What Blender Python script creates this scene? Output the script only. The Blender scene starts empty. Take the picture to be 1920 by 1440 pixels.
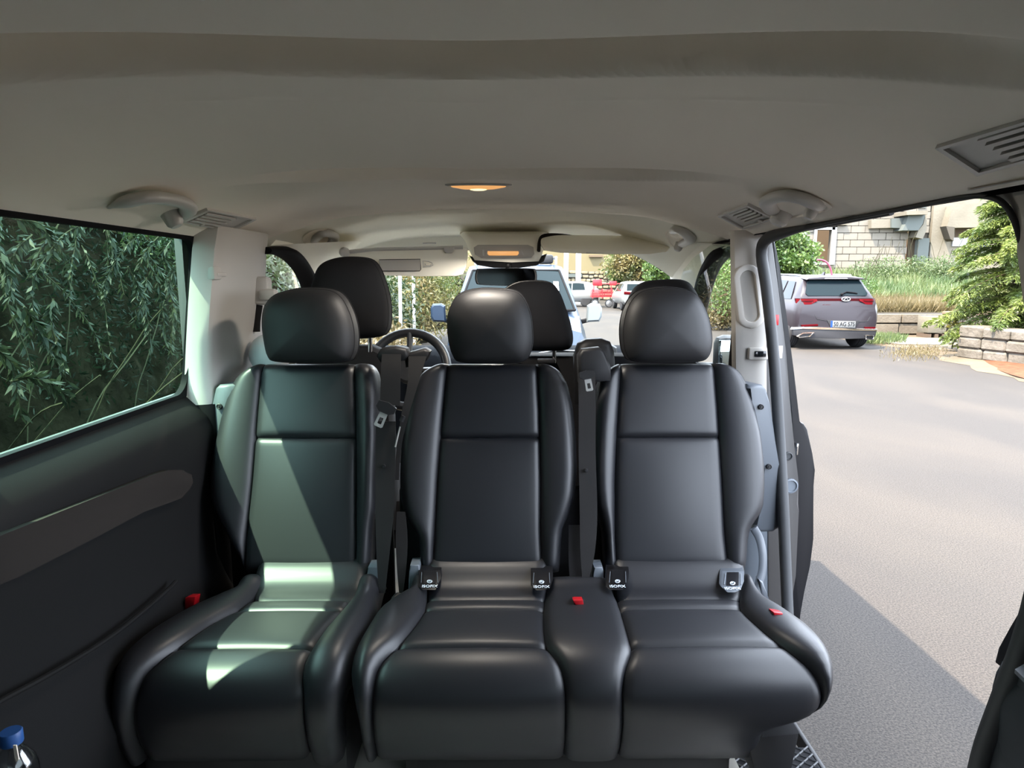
import bpy, bmesh, math, random
import numpy as np
from mathutils import Vector, Matrix
S = bpy.context.scene
COL = S.collection
RND = random.Random(7)
NR = np.random.default_rng(11)

# ------------------------------------------------------------------ camera, sky, sun, exposure
CAMZ, FPX = 1.56, 1250.0
PITCH, YAW = math.atan(195 / FPX), math.atan(10 / FPX)
cam = bpy.data.cameras.new('camera')
cam.sensor_width = 36.0
cam.lens = FPX / 1920 * 36
cam.clip_start, cam.clip_end = 0.02, 500
camo = bpy.data.objects.new('camera', cam)
camo.location = (0, 0, CAMZ)
camo.rotation_euler = (math.pi / 2 - PITCH, 0, -YAW)
COL.objects.link(camo)
S.camera = camo

SUN_DIR = Vector((1.0, 0.75, -2.08)).normalized()
SUN_POWER, SKY_POWER = 6.2, 2.7
w = bpy.data.worlds.new('sky')
S.world = w
w.use_nodes = True
wn = w.node_tree
bgn = wn.nodes['Background']
bgn.inputs['Color'].default_value = (0.81, 0.90, 1.04, 1)
bgn.inputs['Strength'].default_value = SKY_POWER
sl = bpy.data.lights.new('sun', 'SUN')
sl.energy = SUN_POWER
sl.angle = math.radians(0.53)
sl.color = (1.0, 0.87, 0.70)
so = bpy.data.objects.new('sun', sl)
so.location = (-10, -5, 16)
so.rotation_mode = 'QUATERNION'
so.rotation_quaternion = SUN_DIR.to_track_quat('-Z', 'Y')
COL.objects.link(so)
vs = S.view_settings
S.display_settings.display_device = 'sRGB'
vs.view_transform = 'Standard'
vs.look = 'None'
vs.exposure = 2.3
vs.gamma = 1.0
vs.use_curve_mapping = False
S.cycles.max_bounces = 12
S.cycles.diffuse_bounces = 7
S.cycles.transparent_max_bounces = 24
S.cycles.sample_clamp_indirect = 10
S.cycles.caustics_reflective = False
S.cycles.caustics_refractive = False

# ------------------------------------------------------------------ pixel rays -> real points
_F = Vector((math.sin(YAW) * math.cos(PITCH), math.cos(YAW) * math.cos(PITCH), -math.sin(PITCH)))
_R = Vector((math.cos(YAW), -math.sin(YAW), 0))
_U = _R.cross(_F)
EYE = Vector((0, 0, CAMZ))
def ray(px, py):
    return _F + _R * ((px - 960) / FPX) + _U * ((720 - py) / FPX)
def QY(px, py, y):
    d = ray(px, py); return EYE + d * (y / d.y)
def QX(px, py, x):
    d = ray(px, py); return EYE + d * (x / d.x)
def QZ(px, py, z):
    d = ray(px, py); return EYE + d * ((z - CAMZ) / d.z)
def QP(px, py, p0, n):
    d = ray(px, py); return EYE + d * ((Vector(p0) - EYE).dot(n) / d.dot(n))
def proj(P):
    d = Vector(P) - EYE; z = d.dot(_F)
    return 960 + FPX * d.dot(_R) / z, 720 - FPX * d.dot(_U) / z

# ------------------------------------------------------------------ materials
def mat(name, col, rough=0.5, metal=0.0, spec=0.5, var=None, bump=None, coat=0.0, emit=None, col2=None, trans=0.0, sheen=0):
    m = bpy.data.materials.new(name); m.use_nodes = True
    nt = m.node_tree; b = nt.nodes['Principled BSDF']
    b.inputs['Base Color'].default_value = (*col, 1)
    b.inputs['Roughness'].default_value = rough
    b.inputs['Metallic'].default_value = metal
    b.inputs['Specular IOR Level'].default_value = spec
    b.inputs['Coat Weight'].default_value = coat
    b.inputs['Coat Roughness'].default_value = 0.05
    if sheen: b.inputs['Sheen Weight'].default_value = sheen
    if emit:
        b.inputs['Emission Color'].default_value = (*emit[0], 1)
        b.inputs['Emission Strength'].default_value = emit[1]
    tc = None
    if var or bump:
        tc = nt.nodes.new('ShaderNodeTexCoord')
    if var:
        n = nt.nodes.new('ShaderNodeTexNoise'); n.inputs['Scale'].default_value = var
        n.inputs['Detail'].default_value = 4
        nt.links.new(tc.outputs['Object'], n.inputs['Vector'])
        r = nt.nodes.new('ShaderNodeValToRGB')
        c2 = col2 or tuple(min(1, c * 1.5 + .005) for c in col)
        r.color_ramp.elements[0].position = 0.32; r.color_ramp.elements[1].position = 0.68
        r.color_ramp.elements[0].color = (*col, 1); r.color_ramp.elements[1].color = (*c2, 1)
        nt.links.new(n.outputs['Fac'], r.inputs['Fac'])
        nt.links.new(r.outputs['Color'], b.inputs['Base Color'])
    if bump:
        n2 = nt.nodes.new('ShaderNodeTexNoise'); n2.inputs['Scale'].default_value = bump[0]
        n2.inputs['Detail'].default_value = 3
        nt.links.new(tc.outputs['Object'], n2.inputs['Vector'])
        bp = nt.nodes.new('ShaderNodeBump'); bp.inputs['Strength'].default_value = bump[1]
        bp.inputs['Distance'].default_value = bump[2] if len(bump) > 2 else 0.002
        nt.links.new(n2.outputs['Fac'], bp.inputs['Height'])
        nt.links.new(bp.outputs['Normal'], b.inputs['Normal'])
    return m

def glass(name, tint, refl=1.0, rough=0.0):
    m = bpy.data.materials.new(name); m.use_nodes = True
    nt = m.node_tree; nt.nodes.remove(nt.nodes['Principled BSDF'])
    out = nt.nodes['Material Output']
    t = nt.nodes.new('ShaderNodeBsdfTransparent'); t.inputs['Color'].default_value = (*tint, 1)
    g = nt.nodes.new('ShaderNodeBsdfGlossy'); g.inputs['Roughness'].default_value = rough
    g.inputs['Color'].default_value = (1, 1, 1, 1)
    f = nt.nodes.new('ShaderNodeLayerWeight'); f.inputs['Blend'].default_value = 0.5
    p5 = nt.nodes.new('ShaderNodeMath'); p5.operation = 'POWER'; p5.inputs[1].default_value = 5.0
    mu = nt.nodes.new('ShaderNodeMath'); mu.operation = 'MULTIPLY_ADD'; mu.inputs[1].default_value = 0.9 * refl; mu.inputs[2].default_value = 0.045 * refl
    nt.links.new(f.outputs['Facing'], p5.inputs[0])
    mx = nt.nodes.new('ShaderNodeMixShader')
    nt.links.new(p5.outputs[0], mu.inputs[0]); nt.links.new(mu.outputs[0], mx.inputs['Fac'])
    nt.links.new(t.outputs[0], mx.inputs[1]); nt.links.new(g.outputs[0], mx.inputs[2])
    nt.links.new(mx.outputs[0], out.inputs['Surface'])
    return m

def leafmat(name, c1, c2, scale=3.0, trans=0.35, rough=0.5, spec=0.5):
    m = bpy.data.materials.new(name); m.use_nodes = True
    nt = m.node_tree; b = nt.nodes['Principled BSDF']; out = nt.nodes['Material Output']
    tc = nt.nodes.new('ShaderNodeTexCoord')
    n = nt.nodes.new('ShaderNodeTexNoise'); n.inputs['Scale'].default_value = scale; n.inputs['Detail'].default_value = 6
    nt.links.new(tc.outputs['Object'], n.inputs['Vector'])
    r = nt.nodes.new('ShaderNodeValToRGB')
    r.color_ramp.elements[0].position = 0.35; r.color_ramp.elements[1].position = 0.65
    r.color_ramp.elements[0].color = (*c1, 1); r.color_ramp.elements[1].color = (*c2, 1)
    nt.links.new(n.outputs['Fac'], r.inputs['Fac'])
    nt.links.new(r.outputs['Color'], b.inputs['Base Color'])
    b.inputs['Roughness'].default_value = rough; b.inputs['Specular IOR Level'].default_value = spec
    tr = nt.nodes.new('ShaderNodeBsdfTranslucent'); nt.links.new(r.outputs['Color'], tr.inputs['Color'])
    mx = nt.nodes.new('ShaderNodeMixShader'); mx.inputs['Fac'].default_value = trans
    nt.links.new(b.outputs[0], mx.inputs[1]); nt.links.new(tr.outputs[0], mx.inputs[2])
    nt.links.new(mx.outputs[0], out.inputs['Surface'])
    return m

# ------------------------------------------------------------------ objects
def props(o, label=None, cat=None, group=None, kind=None):
    if label: o['label'] = label
    if cat: o['category'] = cat
    if group: o['group'] = group
    if kind: o['kind'] = kind
    return o
def thing(name, label, cat, loc=(0, 0, 0), rz=0.0, group=None, kind=None):
    o = bpy.data.objects.new(name, None); o.empty_display_size = 0.1
    COL.objects.link(o); o.location = loc; o.rotation_euler = (0, 0, rz)
    return props(o, label, cat, group, kind)
def wloc(o):
    v = Vector((0, 0, 0))
    while o is not None:
        v += o.location; o = o.parent
    return v
def mk(name, V, F, m, parent=None, smooth=True, ang=38, local=False, label=None, cat=None, group=None, kind=None):
    me = bpy.data.meshes.new(name)
    off = Vector((0, 0, 0)) if (parent is None or local) else wloc(parent)
    me.from_pydata([(v[0] - off.x, v[1] - off.y, v[2] - off.z) for v in V], [], F)
    bm = bmesh.new(); bm.from_mesh(me)
    bmesh.ops.recalc_face_normals(bm, faces=bm.faces)
    bm.to_mesh(me); bm.free()
    if smooth:
        me.shade_smooth()
        if ang < 180: me.set_sharp_from_angle(angle=math.radians(ang))
    me.materials.append(m)
    o = bpy.data.objects.new(name, me); COL.objects.link(o)
    if parent is not None: o.parent = parent
    return props(o, label, cat, group, kind)
def copy_tree(o, parent=None):
    c = o.copy(); COL.objects.link(c)
    if parent is not None: c.parent = parent
    for ch in list(o.children): copy_tree(ch, c)
    return c

class G:
    def __init__(s): s.v, s.f = [], []
    def add(s, V, F):
        n = len(s.v); s.v += [tuple(v) for v in V]; s.f += [tuple(i + n for i in f) for f in F]; return s
    def box(s, c, d, bev=0.0, rot=None, seg=2):
        bm = bmesh.new(); bmesh.ops.create_cube(bm, size=1)
        for v in bm.verts: v.co = Vector((v.co.x * d[0], v.co.y * d[1], v.co.z * d[2]))
        if bev > 0:
            bmesh.ops.bevel(bm, geom=list(bm.edges), offset=min(bev, min(d) * .49), segments=seg, profile=.5, affect='EDGES')
        M = rot.to_matrix() if rot is not None else Matrix.Identity(3)
        bm.verts.index_update()
        s.add([M @ v.co + Vector(c) for v in bm.verts], [[v.index for v in f.verts] for f in bm.faces]); bm.free(); return s
    def ext(s, poly, vec, bev=0.0):
        vec = Vector(vec); n = len(poly); A = [Vector(p) for p in poly]; Bk = [p + vec for p in A]
        if bev > 0:
            bm = bmesh.new()
            a = [bm.verts.new(p) for p in A]; b = [bm.verts.new(p) for p in Bk]
            bm.faces.new(a); bm.faces.new(b[::-1])
            for i in range(n): bm.faces.new((a[i], a[(i + 1) % n], b[(i + 1) % n], b[i]))
            ed = [e for e in bm.edges if (e.verts[0] in a) == (e.verts[1] in a)]
            bmesh.ops.bevel(bm, geom=ed, offset=bev, segments=2, profile=.5, affect='EDGES')
            bm.verts.index_update()
            s.add([v.co for v in bm.verts], [[v.index for v in f.verts] for f in bm.faces]); bm.free(); return s
        F = [list(range(n)), list(range(2 * n - 1, n - 1, -1))] + [[i, (i + 1) % n, n + (i + 1) % n, n + i] for i in range(n)]
        return s.add(A + Bk, F)
    def loft(s, rings, cap=True, closed=True):
        n = len(rings[0]); V = [p for r in rings for p in r]; F = []
        for k in range(len(rings) - 1):
            for i in range(n if closed else n - 1):
                j = (i + 1) % n
                F.append((k * n + i, k * n + j, (k + 1) * n + j, (k + 1) * n + i))
        if cap and closed:
            F.append(list(range(n - 1, -1, -1))); F.append([(len(rings) - 1) * n + i for i in range(n)])
        return s.add(V, F)
    def grid(s, P): return s.loft(P, cap=False, closed=False)
    def tube(s, path, r, n=8, closed=False, cap=True, sx=1.0, up=None, rf=None):
        path = [Vector(p) for p in path]; rings = []; m = len(path)
        nrm = None
        for i in range(m):
            a = path[(i - 1) % m] if (closed or i > 0) else path[i]
            b = path[(i + 1) % m] if (closed or i < m - 1) else path[i]
            t = (b - a).normalized()
            if up is not None: nrm = Vector(up)
            elif nrm is None:
                nrm = Vector((0, 0, 1)) if abs(t.z) < .9 else Vector((1, 0, 0))
            nrm = (nrm - t * nrm.dot(t)).normalized(); bi = t.cross(nrm)
            rr = r * (rf(i / (m - 1)) if rf else 1)
            rings.append([path[i] + nrm * (rr * math.cos(2 * math.pi * k / n)) + bi * (rr * sx * math.sin(2 * math.pi * k / n)) for k in range(n)])
        if closed:
            rings.append(rings[0]); return s.loft(rings, cap=False)
        return s.loft(rings, cap=cap)
    def lathe(s, prof, o=(0, 0, 0), ax=(0, 0, 1), n=20):
        ax = Vector(ax).normalized(); a = ax.orthogonal().normalized(); b = ax.cross(a); o = Vector(o)
        rings = [[o + ax * z + (a * math.cos(2 * math.pi * k / n) + b * math.sin(2 * math.pi * k / n)) * max(r, 1e-4) for k in range(n)] for r, z in prof]
        return s.loft(rings)
    def ell(s, c, r, n=14, m=8):
        c = Vector(c); rings = []
        for i in range(m + 1):
            t = -math.pi / 2 + math.pi * i / m; k = max(math.cos(t), 1e-3)
            rings.append([c + Vector((r[0] * k * math.cos(2 * math.pi * j / n), r[1] * k * math.sin(2 * math.pi * j / n), r[2] * math.sin(t))) for j in range(n)])
        return s.loft(rings)
    def quad(s, a, b, c, d): return s.add([a, b, c, d], [(0, 1, 2, 3)])
    def mk(s, name, m, parent=None, **k): return mk(name, s.v, s.f, m, parent, **k)

def smooth_path(pts, n=40, closed=False):
    P = [Vector(p) for p in pts]; m = len(P); out = []
    segs = m if closed else m - 1
    for i in range(segs):
        p1, p2 = P[i], P[(i + 1) % m]
        p0 = P[(i - 1) % m] if (closed or i > 0) else p1 * 2 - p2
        p3 = P[(i + 2) % m] if (closed or i < m - 2) else p2 * 2 - p1
        k = max(2, n // segs)
        for j in range(k):
            t = j / k
            out.append(.5 * ((2 * p1) + (p2 - p0) * t + (2 * p0 - 5 * p1 + 4 * p2 - p3) * t * t + (3 * p1 - p0 - 3 * p2 + p3) * t ** 3))
    if not closed: out.append(P[-1])
    return out
def sm(t):
    t = min(1, max(0, t)); return t * t * (3 - 2 * t)
TEXTS = []
def text(name, body, size, loc, rot, m, parent=None, ext=0.0005, local=False, sxy=1.0):
    cu = bpy.data.curves.new(name, 'FONT'); cu.body = body; cu.size = size; cu.extrude = ext
    cu.align_x = 'CENTER'; cu.align_y = 'CENTER'
    cu.materials.append(m)
    o = bpy.data.objects.new(name, cu); COL.objects.link(o)
    o.rotation_euler = rot; o.scale = (sxy, 1, 1)
    if parent is not None:
        o.parent = parent
        o.location = Vector(loc) if local else Vector(loc) - wloc(parent)
    else: o.location = loc
    TEXTS.append(o)
    return o

# leaves as thin folded rhombs, all in one mesh
def leaf_mesh(name, pos, length, width, m, parent=None, dirs=None, droop=0.0, local=False, **k):
    n = len(pos); pos = np.asarray(pos, float)
    if dirs is None:
        d = NR.normal(size=(n, 3)); d[:, 2] -= droop
    else: d = np.asarray(dirs, float)
    d /= np.linalg.norm(d, axis=1)[:, None] + 1e-9
    r = NR.normal(size=(n, 3)); sd = np.cross(d, r); sd /= np.linalg.norm(sd, axis=1)[:, None] + 1e-9
    L = length * (0.7 + 0.6 * NR.random(n))[:, None]; W = width * (0.7 + 0.6 * NR.random(n))[:, None]
    up = np.cross(d, sd)
    v = np.empty((n, 4, 3)); v[:, 0] = pos; v[:, 1] = pos + d * L * .5 + sd * W * .5 + up * W * .15
    v[:, 2] = pos + d * L; v[:, 3] = pos + d * L * .5 - sd * W * .5 + up * W * .15
    if parent is not None and not local: v -= np.array(wloc(parent))
    me = bpy.data.meshes.new(name)
    me.vertices.add(n * 4); me.vertices.foreach_set('co', v.reshape(-1))
    me.loops.add(n * 4); me.loops.foreach_set('vertex_index', np.arange(n * 4, dtype=np.int32))
    me.polygons.add(n); me.polygons.foreach_set('loop_start', np.arange(0, n * 4, 4, dtype=np.int32))
    me.update(calc_edges=True); me.validate()
    me.materials.append(m)
    o = bpy.data.objects.new(name, me); COL.objects.link(o)
    if parent is not None: o.parent = parent
    return props(o, **k)
def blob(c, r, n, shell=0.55):
    d = NR.normal(size=(n, 3)); d /= np.linalg.norm(d, axis=1)[:, None]
    rr = shell + (1 - shell) * NR.random(n) ** .7
    return np.array(c) + d * rr[:, None] * np.array(r)

# ------------------------------------------------------------------ material library
M = {}
M['leather'] = mat('black_leather', (0.012, 0.0126, 0.0155), 0.42, spec=0.40, bump=(900, 0.12, 0.0006))
M['leather_dark'] = mat('black_leatherette', (0.013, 0.013, 0.0145), 0.55, spec=0.4, bump=(900, 0.12, 0.0006))
M['fabric_dark'] = mat('black_seat_fabric', (0.010, 0.010, 0.0115), 0.85, spec=0.2, bump=(1200, 0.2, 0.0006))
M['plastic'] = mat('black_plastic', (0.014, 0.014, 0.0155), 0.5, spec=.3, bump=(700, 0.15, 0.0005))
M['plastic_grey'] = mat('slate_grey_plastic', (0.10, 0.115, 0.135), 0.45, bump=(700, 0.1, 0.0005))
M['shell_grey'] = mat('seat_shell_plastic', (0.075, 0.085, 0.10), 0.4, bump=(700, 0.1, 0.0005))
M['panel_dark'] = mat('dark_side_panel', (0.009, 0.009, 0.0095), 0.6, spec=.12, bump=(500, 0.2, 0.0006))
M['panel_cloth'] = mat('grey_panel_cloth', (0.024, 0.021, 0.0195), 0.9, spec=0.1, bump=(1500, 0.3, 0.0006))
M['liner'] = mat('headliner_fabric', (0.92, 0.855, 0.765), 0.95, spec=0.1, bump=(1600, 0.12, 0.0005))
M['liner_front'] = mat('front_headliner_fabric', (0.90, 0.87, 0.77), 0.95, spec=0.1, bump=(1600, 0.12, 0.0005))
M['trim'] = mat('light_grey_trim', (0.46, 0.435, 0.40), 0.5, bump=(900, 0.08, 0.0004))
M['armrest_grey'] = mat('slate_armrest_plastic', (0.030, 0.034, 0.041), 0.5, spec=.3, bump=(700, .1, .0005))
M['floor_bounce'] = mat('pale_bounce_floor', (0.70, 0.66, 0.59), 0.6)
M['trim_mid'] = mat('mid_grey_trim', (0.36, 0.36, 0.36), 0.5, bump=(900, 0.08, 0.0004))
M['handle'] = mat('grey_handle_plastic', (0.52, 0.51, 0.49), 0.4)
M['rubber'] = mat('black_rubber', (0.005, 0.005, 0.006), 0.7, spec=.08)
M['seal'] = mat('grey_rubber_seal', (0.040, 0.042, 0.045), 0.55, spec=.3)
M['paint_grey'] = mat('grey_body_paint', (0.048, 0.0455, 0.045), 0.4, coat=.1)
M['bonnet_paint'] = mat('pale_bounce_paint', (0.68, 0.67, 0.64), 0.35, coat=.4)
M['black_gap'] = mat('black_gloss', (0.006, 0.006, 0.0075), 0.35, spec=.3)
M['belt'] = mat('belt_webbing', (0.014, 0.0135, 0.014), 0.7, spec=.2, bump=(1500, 0.3, 0.0005))
M['steel'] = mat('bright_steel', (0.42, 0.41, 0.39), 0.35, metal=.35)
M['chrome'] = mat('chrome', (0.85, 0.85, 0.86), 0.08, metal=1.0)
M['red'] = mat('red_plastic', (0.40, 0.006, 0.012), 0.4)
M['white_print'] = mat('pale_print', (0.62, 0.68, 0.74), 0.6)
M['mirror_dark'] = mat('outside_mirror_glass', (0.30, 0.35, 0.35), 0.03, metal=1.0)
M['mirror'] = mat('mirror_glass', (0.8, 0.82, 0.84), 0.02, metal=1.0)
M['lens_lit'] = mat('lit_amber_lens', (0.25, 0.15, 0.08), 0.3, emit=((1.0, 0.48, 0.16), 0.165))
M['lens_core'] = mat('lit_lens_core', (.3, .25, .2), 0.3, emit=((1.0, 0.74, 0.34), 0.43))
M['dash'] = mat('dashboard_plastic', (0.006, 0.007, 0.009), 0.95, spec=0.03, bump=(500, .2, .0006))
M['screen'] = mat('dark_display', (0.01, 0.012, 0.014), 0.1)
M['blue_cap'] = mat('blue_bottle_cap', (0.018, 0.075, 0.25), 0.45)
M['label_white'] = mat('white_bottle_label', (0.75, 0.66, 0.58), 0.6)
M['pale'] = mat('pale_plastic', (0.50, 0.50, 0.53), 0.5)
M['glass_tint'] = glass('green_tinted_glass', (0.58, 0.95, 0.78), 0.22)
M['glass_rear'] = glass('rear_window_glass', (0.24, 0.27, 0.26), 1.0)
M['glass_clear'] = glass('clear_window_glass', (0.95, 0.98, 0.95), 0.6)
M['bottle'] = glass('clear_bottle_plastic', (0.75, 0.78, 0.8), 2.0, 0.1)
# ================================================================== VAN SHELL (the setting)
XC = -0.06
def zceil(x, y):
    s = (x - XC) / (0.75 if x < XC else 0.76)
    a = abs(s)
    z = 1.818 - (0.148 if x < XC else 0.130) * a ** 3
    f1 = 1 - sm((a - .58) / .34)
    f2 = 1 - sm((a - .45) / .33)
    q = (x - XC) ** 2
    y1, y2 = y - (0.92 - 0.55 * q), y - (1.70 - 0.70 * q)      # the two cross grooves bow towards the back
    z += (0.012 * (1 - sm((y1 + .08) / .08)) + 0.060 * sm((y1 + .11) / .075) * (1 - sm((y1 + .016) / .016))) * f1
    z -= (0.016 * sm((y2 + .06) / .06) - 0.034 * sm((y2 + .075) / .035) * (1 - sm((y2 + .018) / .018))) * f2
    z -= 0.0022 * math.exp(-((y1 - .107) / .006) ** 2) * f1
    return z
def on_ceil(px, py, fn=None, y0=.3, y1=3.0):
    fn = fn or zceil
    d = ray(px, py); lo = y0
    for i in range(600):
        y = y0 + (y1 - y0) * i / 600; P = EYE + d * (y / d.y)
        if P.z >= fn(P.x, P.y): lo = y; break
    P = EYE + d * (lo / d.y)
    e = .01
    n = Vector(((fn(P.x + e, P.y) - fn(P.x - e, P.y)) / (2 * e), (fn(P.x, P.y + e) - fn(P.x, P.y - e)) / (2 * e), -1)).normalized()
    return P, n
LIPY = 2.25
def lip(x):
    a = abs(x - XC) / .76
    return LIPY + 0.12 * (1 - a * a) - 0.10 * sm((a - .8) / .2)
g = G(); P = []
xs = [-0.81 + (0.70 + 0.81) * i / 130 for i in range(131)]
ys0 = [-1.25, -.8, -.4, 0, .2, .35, .45] + [.5 + .004 * i for i in range(152)] + [1.11 + .04 * i for i in range(7)] + [1.37 + .005 * i for i in range(72)] + [1.735 + .06 * i for i in range(8)]
for y in ys0: P.append([(x, y, zceil(x, y)) for x in xs])
P.append([(x, lip(x) - .03, zceil(x, 2.2)) for x in xs])
P.append([(x, lip(x), zceil(x, 2.2) - .002) for x in xs])
P.append([(x, lip(x) + .008, zceil(x, 2.2) + .004) for x in xs])
P.append([(x, lip(x) + .008, zceil(x, 2.2) + .03) for x in xs])
g.grid(P)
ceil_o = g.mk('ceiling', M['liner'], kind='structure', ang=60, label='grey fabric headliner with two soft cross steps')
# front cab headliner
def zfront(x, y):
    a = abs(x - XC) / .76
    t = (y - 2.2) / .75
    return 1.812 - 0.045 * t - 0.05 * max(0, t - .6) - (0.10 + .05 * t) * a ** 3.4
g = G(); P = []
for j in range(22):
    y = 2.22 + .76 * j / 21
    P.append([(XC - .79 + 1.58 * i / 40, y, zfront(XC - .79 + 1.58 * i / 40, y)) for i in range(41)])
g.grid(P)
g.mk('trim_1', M['liner_front'], kind='structure', ang=60, label='paler cab headliner ahead of the rear headliner step')
# outer roof skin
g = G(); P = []
for y in (-1.4, -1.2, 0, 1, 2, 2.5, 2.9):
    k = .05 * sm((y - 2.2) / .7)
    P.append([(XC + (.97 if t > 0 else .83) * t, y, 1.99 - k - .19 * abs(t) ** 4) for t in [i / 12 - 1 for i in range(25)]])
g.grid(P)
g.mk('roof', M['paint_grey'], kind='structure', label='outer roof skin of the van')
for sx, nm in ((-1, 'left'), (1, 'right')):       # gutters that close the roof to the headliner
    g = G(); x0 = -0.81 if sx < 0 else .70
    g.grid([[(XC + (.97 if sx > 0 else -.83), -1.4, 1.80), (XC + (.97 if sx > 0 else -.83), 2.9, 1.76)], [(XC + sx * .82, -1.4, 1.745), (XC + sx * .82, 2.9, 1.66)], [(x0, -1.4, 1.668), (x0, 2.25, 1.668 if sx < 0 else 1.686)]])
    g.mk('trim_2' if sx < 0 else 'trim_3', M['rubber'], kind='structure', label='dark roof gutter along the %s side' % nm)
# floor, its colour made pale to bounce light onto the headliner
G().box((XC - .12, 1.0, .46), (1.40, 4.6, .04)).mk('floor', M['floor_bounce'], kind='structure', label='van floor, made pale to bounce light onto the headliner')
G().box((XC - .05, -.35, .485), (1.56, 1.7, .012), .003).mk('bounce_stop', M['fabric_dark'], bpy.data.objects['floor'])  # unseen dark sheet added to cut light bounced off the rear floor
# rear wall with a window opening
g = G()
yb = -1.25
for a, b, c, d in ((-.95, .85, .44, 1.22), (-.95, .85, 1.62, 1.86), (-.95, -.68, 1.22, 1.62), (.56, .85, 1.22, 1.62)):
    g.box(((a + b) / 2, yb, (c + d) / 2), (b - a, .04, d - c))
g.mk('wall_back', M['panel_dark'], kind='structure', label='tailgate inner trim behind the camera')
G().box((XC, yb - .01, 1.42), (1.24, .006, .40)).mk('window_1', M['glass_rear'], kind='structure', label='tailgate window')

# ---------------- left wall
prof = [(-.874, 1.256), (-.866, 1.250), (-.840, 1.222), (-.818, 1.196), (-.806, 1.165), (-.808, 1.10), (-.812, 1.03), (-.818, .99), (-.815, .80), (-.79, .70), (-.782, .66), (-.79, .60), (-.80, .47)]
def wall_rows(ya, yb_):
    return [[(x, ya, z) for x, z in prof], [(x, yb_, z) for x, z in prof]]
g = G(); g.grid([[(x, y, z) for x, z in prof] for y in (-1.25, -.5, 0, .6, 1.1, 1.6, 1.75, 1.9, 2.2)])
wl = g.mk('wall_left', M['panel_dark'], kind='structure', label='dark plastic side panel under the left window')
g = G()      # outer skin so that no light leaks in, and the blind rear part of the wall
g.box((-.905, .5, .85), (.03, 3.6, .80)); g.box((-.88, -.20, 1.46), (.03, 2.1, .44)); g.box((-.875, 2.0, 1.46), (.02, .36, .44)); g.box((-.875, .92, 1.46), (.02, .18, .44))
g.mk('wall_left_outer', M['paint_grey'], kind='structure', label='outer skin of the left side')
# arm rest pad of the side panel
pad = [(-60, 1012), (0, 991), (163, 928), (235, 901), (271, 887), (295, 881), (320, 881), (340, 888), (343, 905), (335, 922), (318, 934), (290, 944), (244, 960), (160, 1003), (80, 1043), (0, 1082), (-60, 1112)]
G().ext([QX(a, b, -.822) for a, b in pad], (.030, 0, 0), bev=.010).mk('armrest_pad', M['panel_cloth'], wl, label='brownish cloth armrest pad')
g = G(); g.tube(smooth_path([QX(a, b, -.792) for a, b in [(-60, 1350), (0, 1315), (110, 1255), (220, 1185), (310, 1110), (330, 1090)]], 24), .005, 8)
g.mk('panel_crease', M['panel_dark'], wl)
# window: dark rubber border + pane (window plane leans inwards towards the roof)
def wx(z): return -.868 + (z - 1.25) * (.055 / .41)
def wp(y, z, o=0): return Vector((wx(z) + o, y, z))
def rrect(y0, y1, z0, z1, r, o=0, n=6):
    pts = []
    for cy, cz, a0 in ((y1 - r, z1 - r, 0), (y0 + r, z1 - r, 90), (y0 + r, z0 + r, 180), (y1 - r, z0 + r, 270)):
        for k in range(n + 1):
            a = math.radians(a0 + 90 * k / n); pts.append(wp(cy + r * math.cos(a), cz + r * math.sin(a), o))
    return pts
Y0, Y1, Z0, Z1 = 1.01, 1.792, 1.258, 1.672
g = G(); i_, o_ = rrect(Y0 + .012, Y1 - .012, Z0 + .003, Z1 - .010, .05), rrect(Y0 - .02, Y1 + .006, Z0 - .02, Z1 + .02, .05)
n = len(i_)
g.add([p + Vector((.004, 0, 0)) for p in i_] + [p + Vector((.004, 0, 0)) for p in o_] + [p - Vector((.012, 0, 0)) for p in i_],
      [(k, (k + 1) % n, n + (k + 1) % n, n + k) for k in range(n)] + [(k, (k + 1) % n, 2 * n + (k + 1) % n, 2 * n + k) for k in range(n)])
wf = g.mk('window_2', M['rubber'], kind='structure', label='tinted side window on the left with black rubber edge', ang=30)
g = G(); pp = rrect(Y0, Y1, Z0, Z1, .05, -.01); g.add(pp, [list(range(len(pp)))])
g.mk('pane', M['glass_tint'], wf)
# left pillar between the side window and the cab door
g = G(); P = []
pil = [(-.866, 1.780), (-.838, 1.784), (-.814, 1.793), (-.802, 1.808), (-.795, 1.84), (-.789, 1.90), (-.783, 1.96), (-.780, 2.04), (-.783, 2.12), (-.795, 2.165), (-.815, 2.18), (-.86, 2.185)]
for z, k, in ((1.225, 0), (1.30, 0), (1.40, .012), (1.50, .025), (1.60, .040), (1.64, .046), (1.70, .06)):
    P.append([(x + k * (1.15 if i < 3 else .8), y - k * .35, z) for i, (x, y) in enumerate(pil)])
g.grid(P)
lp = g.mk('trim_4', M['trim'], kind='structure', label='light grey pillar trim between left window and cab door')
g = G(); P = []
for z, k in ((.46, 0), (.9, .0), (1.15, .0), (1.225, .0)):
    P.append([(x + .012, y + .002, z) for x, y in pil])
g.grid(P); g.mk('pillar_foot', M['panel_dark'], lp)
hk = QY(402, 512, 1.80)
g = G(); g.box(hk + Vector((.0, .0, 0)), (.022, .05, .036), .007); g.box(hk + Vector((.006, .02, -.004)), (.016, .06, .012), .005)
hook = g.mk('coat_hook', M['trim'], label='small pale coat hook on the left pillar', cat='hook')
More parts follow.
